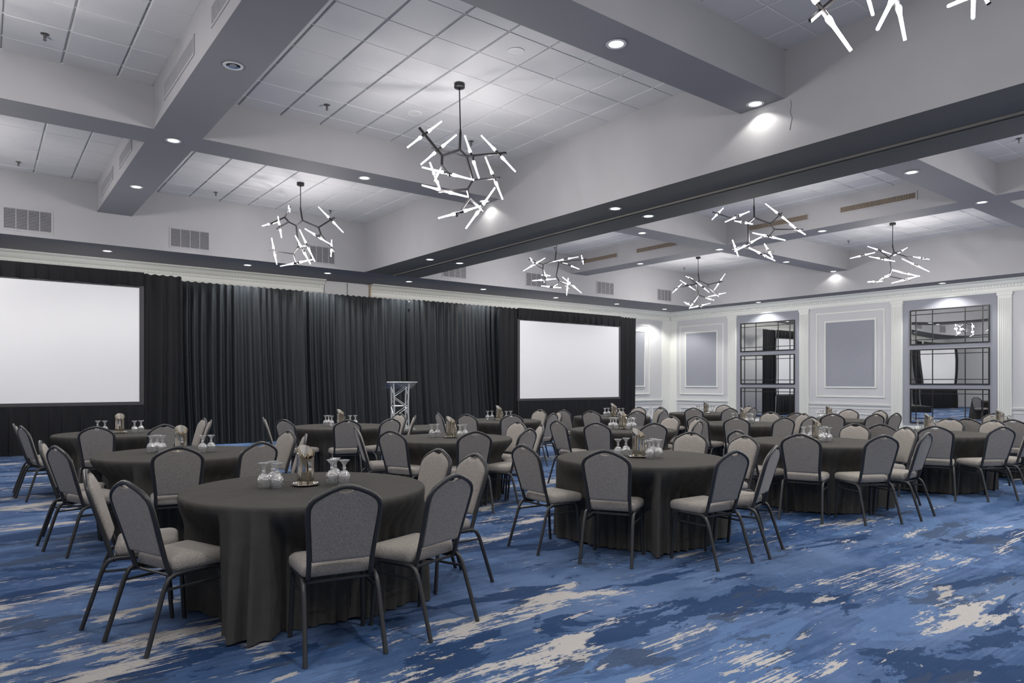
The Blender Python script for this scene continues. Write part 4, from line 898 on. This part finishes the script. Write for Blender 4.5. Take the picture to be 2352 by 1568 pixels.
# ---------------------------------------------------------------- banquet chair
def yl(z): return 0.15 * (0.905 - z) / 0.505
def make_chair():
    P = {}
    half = [(0.0, 0.896), (0.03, 0.892), (0.07, 0.879), (0.12, 0.857), (0.155, 0.836), (0.176, 0.815), (0.187, 0.79), (0.188, 0.76), (0.184, 0.70), (0.176, 0.62), (0.169, 0.54), (0.166, 0.48), (0.166, 0.44)]
    right = [(x, yl(z), z) for x, z in half]
    right += [(0.166, 0.147, 0.412), (0.167, 0.158, 0.394), (0.168, 0.178, 0.386), (0.170, 0.21, 0.385), (0.174, 0.30, 0.386)]
    left = [(-x, y, z) for x, y, z in right[1:]]
    P['back_frame'] = MB().tube(left[::-1] + right, 0.0135, 8, sq=0.35, ref=(0, 1, 0)).mesh('back_frame', M['frame'], 50)
    # upholstered back: outline with the dipped hand-hold at the top
    o = [(0.0, 0.862), (0.03, 0.866), (0.052, 0.878), (0.075, 0.868), (0.12, 0.846), (0.15, 0.826), (0.166, 0.808), (0.175, 0.787), (0.176, 0.76), (0.172, 0.70), (0.164, 0.62), (0.158, 0.55), (0.155, 0.50), (0.150, 0.492)]
    loop = o + [(-x, z) for x, z in o[1:]][::-1]
    n = len(loop)
    m = MB()
    rings = [(-0.012, 0.90, -0.004), (-0.011, 0.975, -0.001), (-0.004, 1.0, 0), (0.016, 1.0, 0), (0.026, 0.96, -0.003), (0.032, 0.86, -0.010), (0.036, 0.55, -0.03)]
    vs = []
    for dy, sc_, dz in rings:
        for x, z in loop:
            zz = 0.67 + (z - 0.67) * sc_
            vs.append((x * sc_, yl(zz) + dy, zz))
    fs = []
    for r in range(len(rings) - 1):
        for k in range(n):
            k2 = (k + 1) % n
            fs.append((r * n + k, r * n + k2, (r + 1) * n + k2, (r + 1) * n + k))
    fs.append(tuple(range(n - 1, -1, -1)))
    fs.append(tuple((len(rings) - 1) * n + k for k in range(n)))
    P['backrest'] = m.add(vs, fs).mesh('backrest', M['fabric'], 50)
    # seat cushion: rounded trapezoid
    def ol(ins):
        pts = []
        r = 0.05
        for cx, cy, a0, hw in ((1, 0.505, 0, 0.212), (-1, 0.505, PI / 2, 0.212), (-1, 0.168, PI, 0.192), (1, 0.168, 1.5 * PI, 0.192)):
            rr = r if cy > 0.3 else 0.04
            x0 = cx * (hw - rr)
            y0 = cy - rr if cy > 0.3 else cy + rr
            for k in range(6):
                a = a0 + PI / 2 * k / 5
                pts.append((x0 + (rr - ins) * math.cos(a), y0 + (rr - ins) * math.sin(a)))
        return pts
    lv = [(0.012, 0.402), (0.0, 0.408), (-0.004, 0.43), (-0.003, 0.452), (0.006, 0.466), (0.022, 0.474), (0.038, 0.478)]
    vs, fs = [], []
    N = 24
    for ins, z in lv: vs += [(x, y, z) for x, y in ol(ins)]
    vs += [(x * 0.5, 0.336 + (y - 0.336) * 0.5, 0.487) for x, y in ol(0.04)]
    R_ = len(lv) + 1
    for r in range(R_ - 1):
        for k in range(N):
            k2 = (k + 1) % N
            fs.append((r * N + k, r * N + k2, (r + 1) * N + k2, (r + 1) * N + k))
    fs += [tuple(range(N - 1, -1, -1)), tuple((R_ - 1) * N + k for k in range(N))]
    P['seat'] = MB().add(vs, fs).mesh('seat', M['fabric'], 60)
    for s_, nm in ((-1, 'l'), (1, 'r')):
        rear = [(s_ * 0.207, 0.0, 0.0), (s_ * 0.196, 0.095, 0.30), (s_ * 0.1945, 0.112, 0.345), (s_ * 0.193, 0.132, 0.376), (s_ * 0.192, 0.16, 0.391), (s_ * 0.191, 0.20, 0.394), (s_ * 0.191, 0.29, 0.394)]
        front = [(s_ * 0.191, 0.29, 0.394), (s_ * 0.192, 0.385, 0.394), (s_ * 0.193, 0.415, 0.388), (s_ * 0.194, 0.434, 0.370), (s_ * 0.195, 0.442, 0.345), (s_ * 0.207, 0.472, 0.0)]
        P['leg_rear_' + nm] = MB().tube(rear, 0.0125, 8, sq=0.55, ref=(1, 0, 0)).mesh('leg', M['frame'], 50)
        f = MB().tube(front, 0.0125, 8, sq=0.55, ref=(1, 0, 0))
        for z in (0.10, 0.20):
            f.tube([(s_ * 0.2035, 0.476 - z * 0.085, z), (s_ * 0.2035, 0.484 - z * 0.085, z)], 0.005, 6)
        P['leg_front_' + nm] = f.mesh('leg', M['frame'], 50)
        P['stretcher_' + nm] = MB().tube([(s_ * 0.1945, 0.104, 0.322), (s_ * 0.195, 0.446, 0.318)], 0.008, 6).mesh('stretcher', M['frame'], 50)
    P['crossbar'] = MB().tube([(-0.19, 0.165, 0.380), (0.19, 0.165, 0.380)], 0.009, 6).tube([(-0.19, 0.36, 0.383), (0.19, 0.36, 0.383)], 0.009, 6).mesh('crossbar', M['frame'], 50)
    root = thing('banquet_chair', '', 'chair')
    for nm, me in P.items(): link(me.name.split('.')[0], me, root)
    return root
def copy_tree(r):
    c = r.copy(); COL.objects.link(c)
    for ch in r.children:
        d = ch.copy(); COL.objects.link(d); d.parent = c
        for g in ch.children:
            e = g.copy(); COL.objects.link(e); e.parent = d
    return c
chair0 = make_chair()

# ---------------------------------------------------------------- tables under floor-length cloths
RT, HT = 0.765, 0.745
def cloth_mesh(seed, pushes, n=288):
    rnd = random.Random(seed)
    folds = []
    a = rnd.uniform(0, 0.2)
    while a < 2 * PI - 0.12:
        folds.append((a, rnd.uniform(0.6, 1.25), rnd.uniform(0.03, 0.055)))
        a += rnd.uniform(0.10, 0.21)
    def ad(p, q): return (p - q + PI) % (2 * PI) - PI
    # how far the skirt may hang out before it meets a seat or a chair leg
    LIM = [9.0] * n
    for (cx, cy, fa) in pushes:
        fx, fy = math.cos(fa), math.sin(fa)
        for k in range(n):
            dx, dy = math.cos(2 * PI * k / n), math.sin(2 * PI * k / n)
            # ray in chair axes: u forward, w sideways
            ou, ow = -(cx * fx + cy * fy), -(cx * fy - cy * fx)
            du, dw = dx * fx + dy * fy, dx * fy - dy * fx
            lo, hi = 0.0, 9.0
            for o_, d_, p, q in ((ou, du, -0.1, 0.535), (ow, dw, -0.255, 0.255)):
                if abs(d_) < 1e-6:
                    if not p <= o_ <= q: lo = 99
                    continue
                a1, a2 = sorted(((p - o_) / d_, (q - o_) / d_))
                lo, hi = max(lo, a1), min(hi, a2)
            if lo < hi: LIM[k] = min(LIM[k], lo)
    LIM = [min(LIM[(k + q) % n] for q in (-1, 0, 1)) for k in range(n)]
    rows = [0.0, 0.012, 0.03, 0.07, 0.13, 0.20, 0.28, 0.36, 0.42, 0.50, 0.60, 0.72, 0.85, 0.94, 1.0]
    m = MB()
    vs, fs = [(0, 0, HT + 0.001)], []
    tops = [0.35, 0.62, 0.735, 0.755, RT - 0.002]
    for r, z in zip(tops, (HT + 0.001, HT + 0.001, HT, HT - 0.001, HT - 0.004)):
        vs += [(r * math.cos(2 * PI * k / n), r * math.sin(2 * PI * k / n), z) for k in range(n)]
    ph = rnd.uniform(0, 6)
    for t in rows[1:]:
        for k in range(n):
            th = 2 * PI * k / n
            g = 0.0
            for fa, fh, fw in folds:
                d_ = ad(th, fa) / fw
                if abs(d_) < 3: g = max(g, fh * math.exp(-d_ * d_))
            tt = min(1, t * 1.25) ** 0.85
            r = RT + 0.004 + t * 0.012 + tt * (0.088 * g - 0.046) + 0.008 * math.sin(3 * th + ph) * t
            zt = min(1, max(0, (t - 0.03) / 0.27))
            zt = zt * zt * (3 - 2 * zt)
            lim = LIM[k] - 0.004 - 0.045 * (1 - min(1, g)) * tt
            if r > lim: r += (lim - r) * zt
            z = HT - 0.006 - (HT - 0.012) * t + (0.014 * (0.5 + 0.5 * math.sin(5 * th + ph)) * (1 - 0.5 * min(1, g)) if t == 1 else 0)
            vs.append((r * math.cos(th), r * math.sin(th), z))
    for k in range(n): fs.append((0, 1 + k, 1 + (k + 1) % n))
    R_ = len(tops) + len(rows) - 1
    for j in range(R_ - 1):
        for k in range(n):
            k2 = (k + 1) % n
            fs.append((1 + j * n + k, 1 + (j + 1) * n + k, 1 + (j + 1) * n + k2, 1 + j * n + k2))
    return m.add(vs, fs)
ROWS = {1: ('front', 0), 4: ('front', 1), 12: ('front', 2), 13: ('front', 3), 15: ('front', 4), 2: ('middle', 0), 6: ('middle', 1), 8: ('middle', 2), 11: ('middle', 3), 14: ('middle', 4),
        3: ('back', 0), 5: ('back', 1), 7: ('back', 2), 9: ('back', 3), 10: ('back', 4)}
ORD = ['first', 'second', 'third', 'fourth', 'fifth']
def tname(k):
    r, i = ROWS[k]
    if k == 1: return 'nearest left table'
    return '%s table, %s row' % (ORD[i], r)
SEATN = ['first', 'second', 'third', 'fourth', 'fifth', 'last']
tdisc = MB().lathe([(0.0001, 0.715), (0.74, 0.715), (0.75, 0.72), (0.75, 0.735), (0.0001, 0.738)], 40).mesh('tabletop', M['wood'], 40)
TLEG = MB().tube([(0, 0, 0.0), (0, 0, 0.716)], 0.016, 8).mesh('leg', M['alu'], 40)
first = True
rj = random.Random(4)
for k, (tx, ty) in TABLES.items():
    pushes = []
    for i, (x, y, fa) in enumerate(CHAIRS[k]):
        pushes.append((x - tx, y - ty, math.radians(fa)))
    t = thing('banquet_table', ('round table under charcoal floor-length cloth, %s from the left in the %s row' % (ORD[ROWS[k][1]], ROWS[k][0])), 'table', (tx, ty, 0), 0, 'round banquet tables')
    obj('tablecloth', cloth_mesh(100 + k, pushes), M['cloth'], t, 180)
    link('tabletop', tdisc, t)
    for sx in (-0.33, 0.33):
        for sy in (-0.33, 0.33): link('leg', TLEG, t, (sx, sy, 0))
    for i, (x, y, fa) in enumerate(CHAIRS[k]):
        c = chair0 if first else copy_tree(chair0)
        first = False
        c.location = (x, y, 0)
        c.rotation_euler = (0, 0, math.radians(fa - 90))
        dv = math.cos(math.radians(fa) - math.atan2(y, x))
        pose = 'seen from behind' if dv > 0.35 else 'facing the camera' if dv < -0.35 else 'seen side on'
        c['label'] = 'grey banquet chair %s, %s of six round from left, %s' % (pose, SEATN[i], tname(k))
        c['group'] = 'banquet chairs around the ' + tname(k)

# ---------------------------------------------------------------- tableware
def make_goblet():
    root = thing('goblet', '', 'glass')
    # stands upside down: rim on the cloth, foot in the air
    ou = [(0.0335, 0.0), (0.0385, 0.018), (0.0415, 0.038), (0.0405, 0.058), (0.033, 0.078), (0.02, 0.092), (0.008, 0.099)]
    inn = [(max(0.0001, r - 0.0022), z - (0.004 if i > 3 else 0)) for i, (r, z) in enumerate(ou)]
    inn[-1] = (0.0001, 0.094)
    pr = inn[::-1] + ou + [(0.0001, 0.101)]
    bm_ = MB().lathe(pr, 24)
    for i, fc in enumerate(bm_.f):
        zz = sum(bm_.v[q][2] for q in fc) / 4
        if zz > 0.05: bm_.mi[i] = 1
    me = bm_.mesh('bowl', [M['glass'], M['cut_glass']], 60)
    # facets cut into the lower half of the bowl
    for v in me.vertices:
        if 0.04 < v.co.z < 0.093:
            an = math.atan2(v.co.y, v.co.x)
            q = 1 - 0.045 * (0.5 + 0.5 * math.cos(an * 12)) * (1 if int(v.co.z * 200) % 2 else 0.4)
            v.co.x *= q; v.co.y *= q
    link('bowl', me, root)
    link('stem', MB().lathe([(0.0001, 0.1005), (0.0095, 0.1005), (0.0105, 0.106), (0.0125, 0.112), (0.009, 0.119), (0.0095, 0.128), (0.013, 0.1375), (0.0001, 0.1375)], 14).mesh('stem', M['cut_glass'], 40), root)
    link('foot', MB().lathe([(0.0001, 0.138), (0.0132, 0.138), (0.02, 0.148), (0.03, 0.159), (0.0365, 0.1635), (0.037, 0.1655), (0.0001, 0.1655)], 24).mesh('foot', M['cut_glass'], 40), root)
    return root
def make_pitcher():
    root = thing('water_pitcher', '', 'pitcher')
    n = 40
    R, Hh, Hl = 0.056, 0.262, 0.178
    def rim(a): return (Hh + Hl) / 2 - (Hh - Hl) / 2 * math.cos(a)
    vs, fs = [], []
    ou = [0.0, 0.01, 0.5, 0.93, 1.0]
    prof = [(R * 0.93, 0), (R * 0.985, 0.004), (R, None, 0.3), (R, None, 0.6), (R, None, 0.96), (R * 1.03, None, 1.0), (R * 0.985, None, 0.995), (R * 0.96, None, 0.9), (R * 0.96, None, 0.1), (0.0001, 0.02)]
    for p in prof:
        for k in range(n):
            a = 2 * PI * k / n
            z = p[1] if p[1] is not None else rim(a) * p[2]
            vs.append((p[0] * math.cos(a), p[0] * math.sin(a), z))
    for j in range(len(prof) - 1):
        for k in range(n):
            k2 = (k + 1) % n
            fs.append((j * n + k, j * n + k2, (j + 1) * n + k2, (j + 1) * n + k))
    fs.append(tuple(range(n - 1, -1, -1)))
    link('pitcher_body', MB().add(vs, fs).mesh('pitcher_body', M['steel'], 50), root)
    # handle on the low side (+x): a thin curved blade and its strut
    hp = [(0.052, 0, 0.168), (0.068, 0, 0.16), (0.082, 0, 0.138), (0.089, 0, 0.11), (0.088, 0, 0.075), (0.081, 0, 0.04), (0.071, 0, 0.014), (0.06, 0, 0.008)]
    h = MB()
    for s_ in (-1, 1):
        pass
    vs, fs = [], []
    for (x, y, z) in hp:
        vs += [(x, -0.009, z), (x, 0.009, z), (x - 0.003, 0.009, z), (x - 0.003, -0.009, z)]
    for i in range(len(hp) - 1):
        for q in range(4):
            q2 = (q + 1) % 4
            fs.append((i * 4 + q, i * 4 + q2, (i + 1) * 4 + q2, (i + 1) * 4 + q))
    h.add(vs, fs).box((0.05, -0.006, 0.072), (0.087, 0.006, 0.075))
    link('pitcher_handle', h.mesh('pitcher_handle', M['steel'], 50), root)
    return root
tray_me = MB().lathe([(0.0001, 0.004), (0.062, 0.004), (0.068, 0.005), (0.085, 0.012), (0.092, 0.013), (0.0925, 0.011), (0.085, 0.008), (0.068, 0.0), (0.0001, 0.0)], 40).mesh('coaster_tray', M['steel'], 50)
gob0, pit0 = make_goblet(), make_pitcher()
fg = fp = True
ZT = HT + 0.0015
NAM = {1: ['only'], 2: ['left one', 'right one'], 3: ['left one', 'middle one', 'right one']}
for k in TABLES:
    x, y = TRAYS[k]
    tr = link('coaster_tray', tray_me, None, (x, y, ZT))
    tag(tr, 'round steel tray under the pitcher, ' + tname(k), 'tray', 'pitcher trays')
    p = pit0 if fp else copy_tree(pit0)
    fp = False
    p.location = (x, y, ZT + 0.0045)
    view = math.degrees(math.atan2(y, x))
    p.rotation_euler = (0, 0, math.radians({1: -92, 2: -96, 3: -98}.get(k, view - (128 if k < 10 else 106))))
    p['label'] = 'slant-topped steel water pitcher, ' + tname(k)
    p['group'] = 'steel water pitchers'
    for side, L_ in enumerate(GOBLETS[k]):
        for i, (gx, gy) in enumerate(L_):
            g = gob0 if fg else copy_tree(gob0)
            fg = False
            g.location = (gx, gy, ZT)
            g.rotation_euler = (0, 0, rj.uniform(0, 6))
            g['label'] = 'upturned goblet, %s of %d on the pitcher\'s %s, %s' % (NAM[len(L_)][i], len(L_), 'left' if side == 0 else 'right', tname(k))
            g['group'] = 'upturned goblets'
